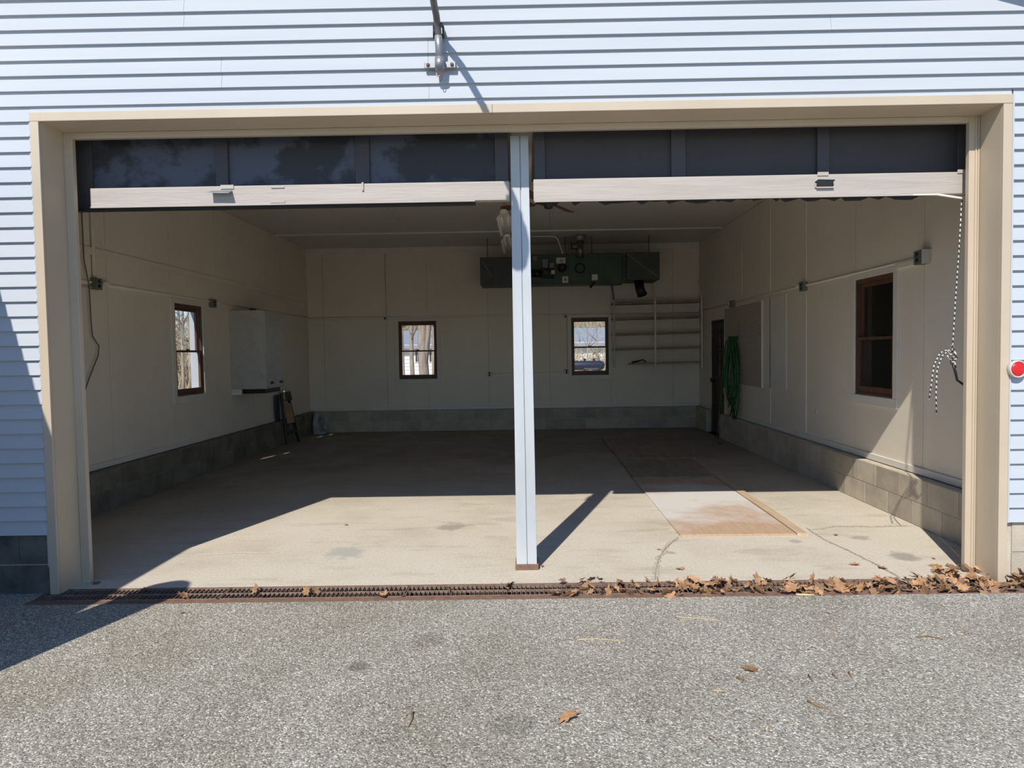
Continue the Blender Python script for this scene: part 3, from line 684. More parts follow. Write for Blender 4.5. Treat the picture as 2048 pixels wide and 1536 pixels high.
# ---- rope hanging at the right jamb
def rope_pts(px, Y): return [at(x, y, 1, Y) for x, y in px]
rp = thing('pull_rope', 'black and white pull rope knotted and hanging at the right jamb', 'rope', at(1905, 715, 1, .36))
part('hanging_length', MB().tube(rope_pts([(1924,394),(1918,500),(1911,600),(1906,680),(1904,712)], .31), .0045, 6), 'rope', rp)
part('loose_end', MB().tube(rope_pts([(1903,712),(1893,700),(1880,706),(1868,730),(1863,765),(1858,800)], .32), .0045, 6), 'rope', rp)
part('loose_end', MB().tube(rope_pts([(1905,710),(1898,700),(1884,712),(1874,740),(1872,790),(1873,828)], .33), .0045, 6), 'rope', rp)
part('knot', MB().tube(rope_pts([(1904,690),(1912,708),(1900,722),(1895,712),(1908,706),(1914,716),(1902,728),(1898,716),(1909,722),(1911,735)], .315), .0065, 6), 'rope', rp)
part('tail', MB().tube(rope_pts([(1905,725),(1911,745),(1914,760),(1925,768),(1936,776)], .32), .008, 6), 'black', rp)

# ---- ceiling fan and strip lights
fz = 3.30; fc = at(1097, 410, 2, fz)
fan = thing('ceiling_fan', 'dark ceiling fan with reddish wooden blades', 'fan', (fc.x, fc.y, fz-.06))
part('down_rod', MB().cyl((fc.x,fc.y,fz+.08),(fc.x,fc.y,H-.04),.012,10).lathe([(.02,0),(.065,.02),(.07,.05)], (fc.x,fc.y,H-.05), n=18), 'darksteel', fan)
part('motor', MB().lathe([(.03,-.045),(.05,-.04),(.055,0),(.11,.01),(.13,.03),(.13,.07),(.09,.09),(.03,.10)], (fc.x,fc.y,fz), n=24), 'darksteel', fan)
part('pull_chain', MB().cyl((fc.x+.015,fc.y,fz-.30),(fc.x+.015,fc.y,fz-.04),.0015,5), 'darksteel', fan)
for k in range(4):
    t = math.radians(62+90*k); d = Vector((math.cos(t), math.sin(t), 0)); s = Vector((-d.y, d.x, .22)).normalized(); o = Vector((fc.x,fc.y,fz+.03)); n = d.cross(s)*.004
    pl = [o+d*.20-s*.045, o+d*.62-s*.065, o+d*.66-s*.03, o+d*.66+s*.03, o+d*.62+s*.065, o+d*.20+s*.045]
    bl = part('blade', MB().prism([q-n for q in pl], n*2), 'blade', fan)
    part('blade_iron', MB().obox(o+d*.10, o+d*.24, .03, .008), 'darksteel', bl)
def strip_light(xa, ya, yb_, z, label):
    t = thing('strip_light', label, 'light', (xa, (ya+yb_)/2, z), 'hanging fluorescent strip lights')
    part('housing', MB().hexa([(xa-.055,ya,z+.06),(xa+.055,ya,z+.06),(xa+.055,yb_,z+.06),(xa-.055,yb_,z+.06),(xa-.025,ya,z+.10),(xa+.025,ya,z+.10),(xa+.025,yb_,z+.10),(xa-.025,yb_,z+.10)]), 'white', t, .003)
    for s in (-1, 1):
        part('reflector', MB().hexa([(xa+s*.03,ya,z+.062),(xa+s*.034,ya,z+.062),(xa+s*.034,yb_,z+.062),(xa+s*.03,yb_,z+.062),(xa+s*.085,ya,z+.0),(xa+s*.089,ya,z+.0),(xa+s*.089,yb_,z+.0),(xa+s*.085,yb_,z+.0)]), 'white', t)
        part('tube', MB().cyl((xa+s*.035,ya+.02,z+.035),(xa+s*.035,yb_-.02,z+.035),.014,10), 'bulb', t)
        part('end_socket', MB().box(xa+s*.035-.012, xa+s*.035+.012, ya, ya+.02, z+.01, z+.062), 'plastic', t)
        part('chain', MB().cyl((xa,(ya+.1 if s<0 else yb_-.1),z+.1),(xa,(ya+.1 if s<0 else yb_-.1),H-.001),.003,5), 'darksteel', t)
sz = 3.06; a = at(1008, 436, 2, sz); b = at(1013, 474, 2, sz)
strip_light(a.x, a.y, b.y, sz, 'nearer hanging fluorescent strip light left of the post')
a = at(1014, 482, 2, sz); b = at(1018, 508, 2, sz)
strip_light(a.x, a.y, b.y, sz, 'farther hanging fluorescent strip light above the heater duct')

# ---- green unit heater on the back wall
hx0, hx1, hyf, hyb = -.27, 1.76, 7.92, 8.55
zt, zb = at(1140, 508, 1, hyf).z, at(1140, 566, 1, hyf).z
ht = thing('unit_heater', 'large dark green furnace hung under the ceiling on the back wall', 'heater', ((hx0+hx1)/2, (hyf+hyb)/2, zb))
X = lambda px: at(px, 540, 1, hyf).x
Zf = lambda py: at(1140, py, 1, hyf).z
part('body', MB().box(X(1052), X(1245), hyf, hyb, zb, zt), 'green', ht, .008)
part('front_panel', MB().box(X(1197), X(1243), hyf-.012, hyf, zb+.05, zt-.01), 'green', ht, .004)
part('front_panel', MB().box(X(1137), X(1180), hyf-.012, hyf, zb+.03, zt-.01), 'green', ht, .004)
part('intake_duct', MB().box(X(960), X(1052), hyf+.03, hyb, zb-.01, zt-.03), 'duct', ht, .006)
part('cross_break', MB().obox((X(964),hyf+.027,zt-.08),(X(984),hyf+.027,zb+.12),.005,.005), 'galv', ht)
part('intake_panel', MB().box(X(987), X(1045), hyf+.015, hyf+.03, zb+.05, zt-.07), 'duct', ht, .004)
xa, xb_, za, zb2 = X(1253), X(1319), Zf(562), Zf(507)
part('outlet_duct', MB().box(xa, xb_, hyf-.02, hyb, za, zb2), 'duct', ht, .005)
part('cross_break', MB().obox((xa+.01,hyf-.022,zb2-.03),(xb_-.05,hyf-.022,za+.06),.006,.006), 'galv', ht)
part('transition', MB().box(X(1243), xa, hyf+.05, hyb, za-.01, zt), 'green', ht)
cx = X(1160)
part('flue_tee', MB().cyl((cx,hyf-.07,Zf(517)),(cx,hyf-.07,H-.10),.068,20).cyl((cx-.19,hyf-.07,Zf(494)),(cx,hyf-.07,Zf(494)),.06,20), 'flue', ht)
part('flue_cap', MB().lathe([(.068,0),(.072,.03),(.10,.055),(.10,.10)], (cx, hyf-.07, H-.11), n=20).cyl((cx-.2,hyf-.07,Zf(494)),(cx-.18,hyf-.07,Zf(494)),.075,20), 'galv', ht)
part('draft_opening', MB().lathe([(.095,0),(.095,.03),(.08,.05),(.07,.03),(.07,.0)], (cx, hyf, Zf(537)), (0,-1,0), 24), 'black', ht)
bn = part('burner', MB().lathe([(.075,0),(.08,.06),(.065,.12),(.03,.14)], (X(1124), hyf, Zf(536)), (0,-1,0), 18), 'black', ht)
part('burner_motor', MB().lathe([(.065,0),(.065,.12),(.04,.15),(0,.15)], (X(1091), hyf-.02, Zf(545)), (0,-1,0), 16).box(X(1083), X(1107), hyf-.09, hyf, Zf(556), Zf(537)), 'darksteel', bn)
part('control_box', MB().box(X(1085), X(1096), hyf-.08, hyf, Zf(536), Zf(518)), 'boxgrey', bn, .004)
part('control_box', MB().box(X(1099), X(1108), hyf-.07, hyf, Zf(538), Zf(526)), 'boxgrey', bn, .004)
part('pump', MB().lathe([(.03,0),(.04,.03),(.04,.09),(.02,.11)], (X(1068), hyf-.03, Zf(548)), (-.3,-1,0), 14).box(X(1062), X(1084), hyf-.08, hyf, Zf(553), Zf(540)), 'black', bn)
part('tag', MB().box(X(1102), X(1109), hyf-.098, hyf-.09, Zf(549), Zf(541)), 'sticker', bn)
part('tag', MB().box(X(1086), X(1094), hyf-.098, hyf-.09, Zf(543), Zf(538)), 'sticker', bn)
st_ = part('rating_label', MB().box(X(1113), X(1131), hyf-.006, hyf, Zf(527), Zf(515)), 'sticker', ht, 0, 'white label with orange print')
part('label_print', MB().prism([(X(1119),hyf-.0075,Zf(522)),(X(1124),hyf-.0075,Zf(524)),(X(1127),hyf-.0075,Zf(519)),(X(1122),hyf-.0075,Zf(517))], (0,.001,0)), 'orange', st_)
sw = part('switch_box', MB().box(X(1124), X(1136), hyf-.05, hyf, Zf(566), Zf(553)), 'plastic', ht, .004, 'ivory switch plate')
part('toggle', MB().box(X(1129), X(1131.5), hyf-.062, hyf-.05, Zf(562), Zf(557)), 'black', sw)
part('switch_box', MB().box(X(1183), X(1195), hyf-.05, hyf, Zf(562), Zf(550)), 'plastic', ht, .004)
part('control_box', MB().box(X(1066), X(1074), hyf-.04, hyf, Zf(522), Zf(511)), 'boxgrey', ht, .004)
part('drain_valve', MB().obox((X(1188),hyf-.03,Zf(566)),(X(1180),hyf-.05,Zf(576)),.035,.03).cyl((X(1180),hyf-.05,Zf(571)),(X(1179),hyf-.05,Zf(578)),.008,8), 'black', ht)
part('drip_rail', MB().box(X(1052), X(1245), hyf-.01, hyf+.25, zb-.035, zb), 'green', ht, .004)
for px in (1132, 1185, 975, 1300):
    part('hanger_rod', MB().cyl((X(px),hyf+.1,zt-.01),(X(px),hyf+.1,H-.001),.007,6), 'darksteel', ht)
a, b = at(1277, 563, 1, hyf+.15), at(1284, 590, 1, hyf+.05)
part('outlet_nozzle', MB().tube([(a.x,hyf+.15,a.z+.02),(b.x-.03,hyf+.07,b.z+.10),(b.x,hyf+.03,b.z)], [.085,.085,.088], 20).tube([(b.x-.004,hyf+.036,b.z+.02),(b.x+.001,hyf+.028,b.z-.004)], .092, 20), 'black', ht)
# conduit curving down from the ceiling to the heater
cpt = [at(x, y, 1, 7.75) for x, y in ((1062,467),(1100,466),(1110,469),(1116,477),(1121,490),(1126,505))]
solo('conduit', MB().tube([(q.x, 7.75+i*.03, min(q.z, H-.03)) for i, q in enumerate(cpt)], .013, 8), 'white', 'pale conduit bending down from the ceiling to the heater', 'conduit')

# ---- wall cabinet
cy0 = 5.45; cX = at(531, 700, 1, cy0).x; cz0, cz1 = at(463, 779, 1, cy0).z, at(457, 621, 1, cy0).z; cy1 = cy0+.74
cb = thing('wall_cabinet', 'worn white metal cabinet hung on the left wall', 'cabinet', ((LP+cX)/2, (cy0+cy1)/2, cz0))
part('body', MB().box(LP, cX-.02, cy0, cy1, cz0, cz1), 'cabinet', cb, .006)
ym = (cy0+cy1)/2
for y0, y1 in ((cy0+.004, ym-.003), (ym+.003, cy1-.004)):
    dr = part('cabinet_door', MB().box(cX-.02, cX, y0, y1, cz0+.004, cz1-.004), 'cabinet', cb, .005)
    yc = (y0+y1)/2
    pl_ = part('pull', MB().box(cX, cX+.008, yc-.10, yc+.10, cz0+.05, cz0+.115), 'plastic', dr, .003)
    part('pull_recess', MB().box(cX+.008, cX+.0095, yc-.07, yc+.08, cz0+.06, cz0+.105), 'black', pl_)
    part('plate', MB().box(cX, cX+.003, yc+(.02 if y0 < ym-.1 else -.16), yc+(.16 if y0 < ym-.1 else -.02), cz0+.62, cz0+.74), 'cabinet', dr, .001)
part('base_board', MB().box(LP, cX-.06, cy0+.10, cy1-.05, cz0-.07, cz0), 'black', cb)
part('bracket', MB().box(LP, LP+.14, cy0+.02, cy0+.06, cz0-.085, cz0), 'white', cb, .003)
solo('metal_bracket', MB().box(LP+.05, LP+.13, cy1-.14, cy1-.06, cz1, cz1+.07).box(LP+.07, LP+.11, cy1-.15, cy1-.14, cz1+.02, cz1+.05), 'darksteel', 'small dark fitting standing on top of the wall cabinet', 'fitting')

# ---- folded step ladder leaning against the left wall
b0, b1 = at(574, 890, 2, 0), at(598, 884, 2, 0); tp = at(562, 786, 0, LP+.06); tq = tp+Vector((0, .30, 0)); tp.z = tq.z = .87
ld = thing('step_ladder', 'small folded step ladder with a brown tread leaning at the left wall', 'ladder', (b0+b1)/2)
up = Vector((0,0,1))
part('rail', MB().obox(b0, tp, .03, .05), 'darksteel', ld, .003); part('rail', MB().obox(b1, tq, .03, .05), 'darksteel', ld, .003)
L3 = lambda s, t: (b0.lerp(tp, t)).lerp(b1.lerp(tq, t), s)
part('tread', MB().obox(L3(.06,.22), L3(.94,.22), .03, .05), 'darksteel', ld, .003)
nrm = (tp-b0).cross(b1-b0).normalized()
if nrm.x < 0: nrm = -nrm
part('brown_tread', MB().prism([L3(.14,.40)+nrm*.02, L3(.86,.40)+nrm*.02, L3(.86,.80)+nrm*.02, L3(.14,.80)+nrm*.02], nrm*.02), 'wood', ld, .004, 'brown wooden tread')
part('top_step', MB().prism([L3(0,.84)+nrm*.01, L3(1,.84)+nrm*.01, L3(1,1.02)+nrm*.01, L3(0,1.02)+nrm*.01], nrm*.06), 'black', ld, .006)
part('hand_grip', MB().obox(L3(.05,1.03)+nrm*.03, L3(.95,1.03)+nrm*.03, .07, .05), 'plastic', ld, .01)
solo('blue_board', MB().prism([(LP+.03, tp.y-.22, .42), (LP+.03, tp.y-.05, .42), (LP+.02, tp.y-.05, .86), (LP+.02, tp.y-.22, .86)], (.02,0,0)), 'blind', 'narrow blue-grey board standing behind the step ladder', 'board')

# ---- plastic jug in the corner
jb = at(641, 868, 2, 0); jb = Vector((max(jb.x, L_+.14), min(jb.y, D-.14), 0))
jg = thing('plastic_jug', 'bluish white plastic jug in the far left corner', 'jug', jb)
jx, jy = jb.x, jb.y
part('body', MB().prism([(jx-.12,jy-.08,0),(jx+.11,jy-.08,0),(jx+.12,jy-.08,.06),(jx+.0,jy-.08,.07),(jx-.035,jy-.08,.26),(jx+.0,jy-.08,.33),(jx-.02,jy-.08,.36),(jx-.10,jy-.08,.35),(jx-.125,jy-.08,.24)], (0,.16,0)), 'jug', jg, .02)
part('handle', MB().tube([(jx+.10,jy,.05),(jx+.09,jy,.14),(jx+.115,jy,.24),(jx+.13,jy,.31),(jx+.10,jy,.34),(jx+.02,jy,.33)], .026, 10), 'jug', jg)
part('cap', MB().lathe([(.035,0),(.035,.03),(.03,.035)], (jx-.06, jy, .35), n=16), 'plastic', jg)

# ---- conduits, boxes, outlets
def conduit(pts, label, r=.011): solo('conduit', MB().tube(pts, r, 8), 'panel', label, 'conduit', 'painted wall conduits')
zc = 2.285
conduit([(LP+.013,1.2,zc+.012),(LP+.013,8.90,zc)], 'painted conduit running the length of the left wall')
conduit([(LP+.013,1.2,zc-.04),(LP+.013,2.45,zc-.04)], 'short lower conduit entering the first box on the left wall')
yv = at(181, 480, 0, LP).y
conduit([(LP+.022,yv,zc+.05),(LP+.022,yv,H-.01)], 'vertical conduit rising from the first box on the left wall', .016)
conduit([(LP+.03,DP-.012,2.275),(RP-.02,DP-.012,2.262)], 'painted conduit running across the back wall', .009)
conduit([(RP-.013,1.56,zc),(RP-.013,8.90,zc+.005)], 'painted conduit running along the right wall', .012)
conduit([(-2.79,DP-.012,2.30),(-2.79,DP-.012,3.52)], 'vertical conduit above the box left of the tree window', .009)
xo1, xo2 = at(979, 748, 1, DP).x, at(1133, 743, 1, DP).x
conduit([(xo1,DP-.012,1.115),(xo2,DP-.012,1.13)], 'low conduit joining the two back wall outlets', .007)
xo3 = at(1131, 632, 1, DP).x
conduit([(xo3+.02,DP-.012,1.20),(xo3+.02,DP-.012,2.18)], 'vertical conduit beside the tank window', .007)
def lampbox(pos, n, dr, label, bulb=True):                 # n: off the wall, dr: along the wall
    t = thing('bulb_box', label, 'electrical box', pos, 'electrical boxes with bare bulbs')
    p = Vector(pos); n, dr = Vector(n), Vector(dr); u = Vector((0,0,1))
    bxm = lambda a0,a1,d0,d1,z0,z1: MB().hexa([p+dr*a+n*d+u*z for z in (z0,z1) for a,d in ((a0,d0),(a1,d0),(a1,d1),(a0,d1))])
    part('box', bxm(-.05,.05,0,.055,-.055,.055), 'boxgrey', t, .004)
    part('cover', bxm(-.052,.052,.055,.062,-.058,.058), 'boxgrey', t, .002)
    for z in (-.022, .022): part('socket_face', MB().lathe([(.017,0),(.017,.004),(0,.004)], p+n*.062+u*z, n, 12), 'black', t)
    if bulb:
        part('socket', MB().lathe([(.02,0),(.02,.05)], p+dr*.05+n*.03+u*.02, dr, 12), 'plastic', t)
        part('bulb', MB().lathe([(.013,0),(.016,.02),(.03,.05),(.032,.075),(.022,.10),(0,.108)], p+dr*.10+n*.03+u*.02, dr, 14), 'bulb', t)
    return t
q = at(192, 568, 0, LP+.03); lampbox((LP, q.y, q.z), (1,0,0), (0,1,0), 'grey box with a bare bulb near the left jamb')
q = at(425, 607, 0, LP+.03); lampbox((LP, q.y, q.z), (1,0,0), (0,1,0), 'grey box with a bare bulb above the left window')
q = at(1607, 573, 0, RP-.03); lampbox((RP, q.y, q.z), (-1,0,0), (0,1,0), 'grey box with a bare bulb between the right window and the blank board')
q = at(1465, 608, 0, RP-.03); lampbox((RP, q.y, q.z), (-1,0,0), (0,1,0), 'grey box with a bare bulb above the perforated board')
q = at(1842, 515, 0, RP-.04)
t = thing('outlet_box', 'big grey outlet box above the right window', 'electrical box', (RP, q.y, q.z))
part('box', MB().box(RP-.075, RP, q.y-.07, q.y+.05, q.z-.06, q.z+.06), 'boxgrey', t, .004)
part('side_plate', MB().box(RP-.078, RP-.002, q.y-.078, q.y-.07, q.z-.06, q.z+.06), 'plastic', t, .002)
for z in (-.025, .025): part('socket_face', MB().lathe([(.018,0),(.018,.004),(0,.004)], (RP-.038, q.y+.05, q.z+z), (0,1,0), 12).lathe([(.018,0),(.018,.004),(0,.004)], (RP-.075, q.y+.0, q.z+z), (-1,0,0), 12), 'black', t)
part('wire_cover', MB().box(RP-.03, RP, q.y+.05, q.y+.42, q.z-.045, q.z-.005), 'panel', t)
def outlet(px, py, label, round_=False):
    q = at(px, py, 1, DP); t = thing('outlet', label, 'outlet', (q.x, DP, q.z-.05), 'back wall outlets')
    part('plate', MB().box(q.x-.048, q.x+.048, DP-.035, DP, q.z-.048, q.z+.048), 'plastic', t, .012)
    for z in ((-.02, .02) if not round_ else (-.008,)):
        part('socket_face', MB().lathe([(.019,0),(.019,.004),(0,.004)], (q.x, DP-.035, q.z+z), (0,-1,0), 12), 'black', t)
outlet(979, 748, 'ivory outlet on the back wall left of the post')
outlet(1133, 743, 'ivory outlet at the lower left of the tank window')
outlet(771, 636, 'pale box at the upper left of the tree window', True)
outlet(1131, 632, 'pale box at the upper left of the tank window', True)
q = at(1633, 822, 0, RP); solo('wall_tag', MB().box(RP-.006, RP, q.y-.02, q.y+.02, q.z-.03, q.z+.03), 'sticker', 'small white tag stuck low on the right wall', 'tag')
# loose cable on the left wall
cbp = [at(x, y, 0, LP+.03) for x, y in ((163,421),(168,520),(178,570),(182,640),(185,672),(198,692),(196,712),(180,752),(169,783))]
solo('hanging_cable', MB().tube(cbp, .006, 6), 'cord', 'thin grey cable hanging loose on the left wall', 'cable')

# ---- shelves at the right of the back wall
yf = DP-.30
for i, (pl, pr, sx0, sx1, lab) in enumerate(((607,602,1.65,3.34,'top'), (638,633,1.65,3.34,'second'), (669,664,1.65,3.34,'third'), (699,694,1.65,3.34,'fourth'))):
    z0, z1 = at(1226, pl, 1, yf).z, at(1400, pr, 1, yf).z
    solo('shelf_board', MB().hexa([(sx0,yf,z0-.02),(sx1,yf,z1-.02),(sx1,DP,z1-.02),(sx0,DP,z0-.02),(sx0,yf,z0+.02),(sx1,yf,z1+.02),(sx1,DP,z1+.02),(sx0,DP,z0+.02)]), 'shelf', lab+' long wooden shelf board on the back wall', 'shelf', 'long shelf boards on the back wall', .003)
za, zb_ = at(1262, 728, 1, yf).z, at(1400, 724, 1, yf).z
solo('shelf_board', MB().hexa([(1.97,yf,za-.012),(3.34,yf,zb_-.012),(3.34,DP,zb_-.012),(1.97,DP,za-.012),(1.97,yf,za+.012),(3.34,yf,zb_+.012),(3.34,DP,zb_+.012),(1.97,DP,za+.012)]), 'wood', 'short lowest shelf board of tan wood on the back wall', 'shelf', 'long shelf boards on the back wall', .003)
for i, (xt, xb2, lab) in enumerate(((1224, 1229, 'left'), (1305, 1311, 'middle'), (1394, 1404, 'right'))):
    a, b = at(xt+3, 600, 1, yf), at(xb2, 735, 1, yf)
    st = thing('shelf_strap', lab+' upright strap holding up the back wall shelves', 'strap', (b.x, yf-.01, b.z))
    part('upright', MB().box(b.x-.016, b.x+.016, yf-.014, yf, b.z, a.z), 'white' if i else 'galv', st, .002)
    part('brace', MB().obox((b.x, yf-.007, a.z-.005), (b.x-.01, DP-.02, a.z+.42), .03, .014), 'white' if i else 'galv', st, .002)
q = at(1277, 726, 1, yf+.05)
t = thing('hand_tool', 'dark metal tool lying on the lowest shelf', 'tool', (q.x, yf+.1, za+.012))
part('jaw', MB().obox((q.x-.12,yf+.06,za+.03),(q.x+.02,yf+.10,za+.055),.05,.03), 'black', t, .004)
part('handle', MB().tube([(q.x,yf+.1,za+.05),(q.x+.10,yf+.12,za+.08),(q.x+.16,yf+.13,za+.03)], .014, 8), 'darksteel', t)

# ---- boards and hose on the right wall
u = lambda px, py: at(px, py, 0, RP)
pg = thing('pegboard', 'tan perforated tool board on the right wall', 'board', (RP, 6.28, .955))
part('sheet', MB().box(RP-.018, RP-.010, 5.38, 7.19, .962, 2.212), 'peg', pg)
part('edge_strip', MB().box(RP-.028, RP, 5.355, 5.382, .955, 2.218), 'white', pg, .002)
part('edge_strip', MB().box(RP-.012, RP, 5.40, 7.15, 1.0, 1.03).box(RP-.012, RP, 5.40, 7.15, 2.15, 2.18), 'white', pg)
solo('blank_board', MB().box(RP-.008, RP, 4.50, 5.345, .975, 2.236), 'white', 'blank cream board beside the perforated board', 'board', None, .002)
hk = u(1480, 655)
hkx = RP-.018
hook = thing('hose_hook', 'flat grey metal hook plate on the perforated board', 'hook', (hkx, hk.y, hk.z-.2))
part('plate', MB().box(hkx-.006, hkx, hk.y-.035, hk.y+.035, hk.z-.20, hk.z+.10), 'galv', hook, .006)
part('arm', MB().tube([(hkx,hk.y,hk.z-.16),(hkx-.10,hk.y,hk.z-.17),(hkx-.19,hk.y,hk.z-.16),(hkx-.20,hk.y,hk.z-.12)], .012, 8), 'galv', hook)
hs = thing('garden_hose', 'coiled green garden hose hanging on the right wall', 'hose', (RP-.1, hk.y, .02))
pts = []; topz = hk.z-.135
NL = 9; lows = [.75, .40, .62, .38, .55, .70, .45, .66, .60]
for k in range(NL):
    xo = hkx-.03-.017*k; lw = lows[k]; hw = .13+.012*((k*5) % 7)
    for j in range(16):
        t = 2*math.pi*j/16; c, s_ = math.cos(t), math.sin(t)
        z = topz-(topz-lw)/2*(1-c); wdt = hw*(.18+.82*min(1, (topz-z)/(topz-lw)*1.6))*(1 if z > lw+.1 else .9)
        pts.append((xo-.017*j/16-.01*math.sin(3*t), hk.y-s_*wdt+.02*math.sin(k*2.1), z))
end = [(hkx-.19, hk.y+.10, 1.6), (hkx-.20, hk.y+.22, 1.1), (hkx-.22, hk.y+.30, .55), (hkx-.26, hk.y+.30, .18), (hkx-.30, hk.y+.20, .03), (hkx-.32, hk.y-.02, .016)]
def smooth(ps, it=2):
    ps = [Vector(q) for q in ps]
    for _ in range(it):
        o = [ps[0]]
        for a, b in zip(ps[:-1], ps[1:]): o += [a.lerp(b,.25), a.lerp(b,.75)]
        ps = o+[ps[-1]]
    return ps
part('coil', MB().tube(smooth(pts+end, 1), .0115, 8), 'hose', hs)
part('coupling', MB().tube([(hkx-.32,hk.y-.02,.018),(hkx-.325,hk.y-.07,.018)], .017, 10), 'darksteel', hs)
part('sleeve', MB().prism([(hkx-.20,hk.y+.20,.88),(hkx-.20,hk.y+.15,.90),(hkx-.17,hk.y-.07,.50),(hkx-.17,hk.y+.02,.46)], (.012,0,0)), 'card', hs, 0, 'tan cardboard sleeve')

# ---- plywood sheets and strip on the floor
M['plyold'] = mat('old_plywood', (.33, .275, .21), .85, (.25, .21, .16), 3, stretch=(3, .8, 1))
def sheet(pp, z, label, mt_='ply', th=.016):
    a = [at(x, y, 2, 0) for x, y in pp]
    solo('plywood_sheet', MB().prism([Vector((q.x,q.y,z)) for q in a], (0,0,th)), mt_, label, 'plywood', 'plywood sheets on the floor', .002)
sheet([(1360,1073),(1592,1071),(1432,958),(1268,960)], .0, 'nearest plywood sheet on the floor dusted white by the sun edge')
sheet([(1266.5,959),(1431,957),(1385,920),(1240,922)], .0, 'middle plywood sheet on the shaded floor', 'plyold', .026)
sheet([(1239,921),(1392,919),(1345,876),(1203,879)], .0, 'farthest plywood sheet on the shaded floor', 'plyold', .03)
a = [at(x, y, 2, 0) for x, y in ((1603,1071),(1545,1030),(1500,1000),(1470,979),(1437,955))]
ws = MB()
for q, r in zip(a[:-1], a[1:]): ws.obox((q.x+.008,q.y,.0105),(r.x+.008,r.y+.002,.0105),.085,.02)
M['strip'] = mat('pale_wood_strip', (.60, .46, .31), .75, (.50, .37, .24), 5, stretch=(4, .5, 1))
solo('wood_strip', ws, 'strip', 'narrow bowed wooden strip lying along the nearest plywood sheet', 'lumber')

# ================================================================== OUTSIDE, SEEN THROUGH THE WINDOWS
HY = 32.0
ez = at(836, 693, 1, HY-.4).z; rz = at(836, 661, 1, HY+5).z
hs_ = thing('neighbour_house', 'white house with a low grey roof behind the garage', 'house', (-3, HY+5, -.3))
part('wall', MB().box(-11, 9, HY, HY+10, -.3, ez+.1), 'housewhite', hs_)
for i in range(14):
    z = -.3+i*.19
    if z < ez-.1: part('siding_board', MB().box(-11.02, 9.02, HY-.03, HY, z, z+.17), 'housewhite', hs_)
part('roof', MB().prism([(-11.5,HY-.4,ez),(-11.5,HY+5,rz),(-11.5,HY+10.4,ez),(-11.5,HY+10.4,ez-.12),(-11.5,HY-.4,ez-.12)], (21,0,0)), 'shingle', hs_)
for px in (836, 864):
    a, b = at(px-6, 725, 1, HY-.03), at(px+4, 700, 1, HY-.03)
    wf_ = part('window', MB().box(a.x, b.x, HY-.06, HY-.03, a.z, b.z), 'white', hs_)
    part('pane', MB().box(a.x+.04, (a.x+b.x)/2-.01, HY-.065, HY-.06, a.z+.04, b.z-.04).box((a.x+b.x)/2+.01, b.x-.04, HY-.065, HY-.06, a.z+.04, b.z-.04), 'glassdark', wf_)
# fuel tank on a stand
TY = 17.0; a, b = at(1147, 748, 1, TY), at(1211, 721, 1, TY); tr_ = (b.z-a.z)/2*.72; tzc = b.z-tr_; tl = b.x-a.x-.1
tk = thing('fuel_tank', 'dark blue round-ended fuel tank on a stand outside the back window', 'tank', ((a.x+b.x)/2, TY, -.25))
x0, x1 = a.x-.25, b.x-.02
part('shell', MB().lathe([(0,0),(tr_*.5,.02),(tr_*.85,.07),(tr_,.14),(tr_,x1-x0-.14),(tr_*.85,x1-x0-.07),(tr_*.5,x1-x0-.02),(0,x1-x0)], (x0, TY, tzc), (1,0,0), 24), 'tank', tk)
for xx in (x0+.62, x1-.35): part('filler_cap', MB().lathe([(.03,0),(.03,.05),(.045,.05),(.045,.08),(0,.085)], (xx, TY, tzc+tr_-.01), n=12), 'tank', tk)
for xx in (x0+.2, x1-.2):
    part('stand', MB().box(xx-.03, xx+.03, TY-.25, TY-.19, -.25, tzc-.05).box(xx-.03, xx+.03, TY+.19, TY+.25, -.25, tzc-.05).box(xx-.03, xx+.03, TY-.25, TY+.25, tzc-tr_-.05, tzc-tr_+.01), 'tank', tk)
part('pump', MB().box(x0+.55, x0+1.05, TY-.28, TY-.16, tzc-tr_-.12, tzc-tr_+.08), 'black', tk, .03)
part('pump', MB().cyl((x0+.6,TY-.30,tzc-tr_-.02),(x0+1.0,TY-.30,tzc-tr_-.02),.06,12), 'darksteel', tk)

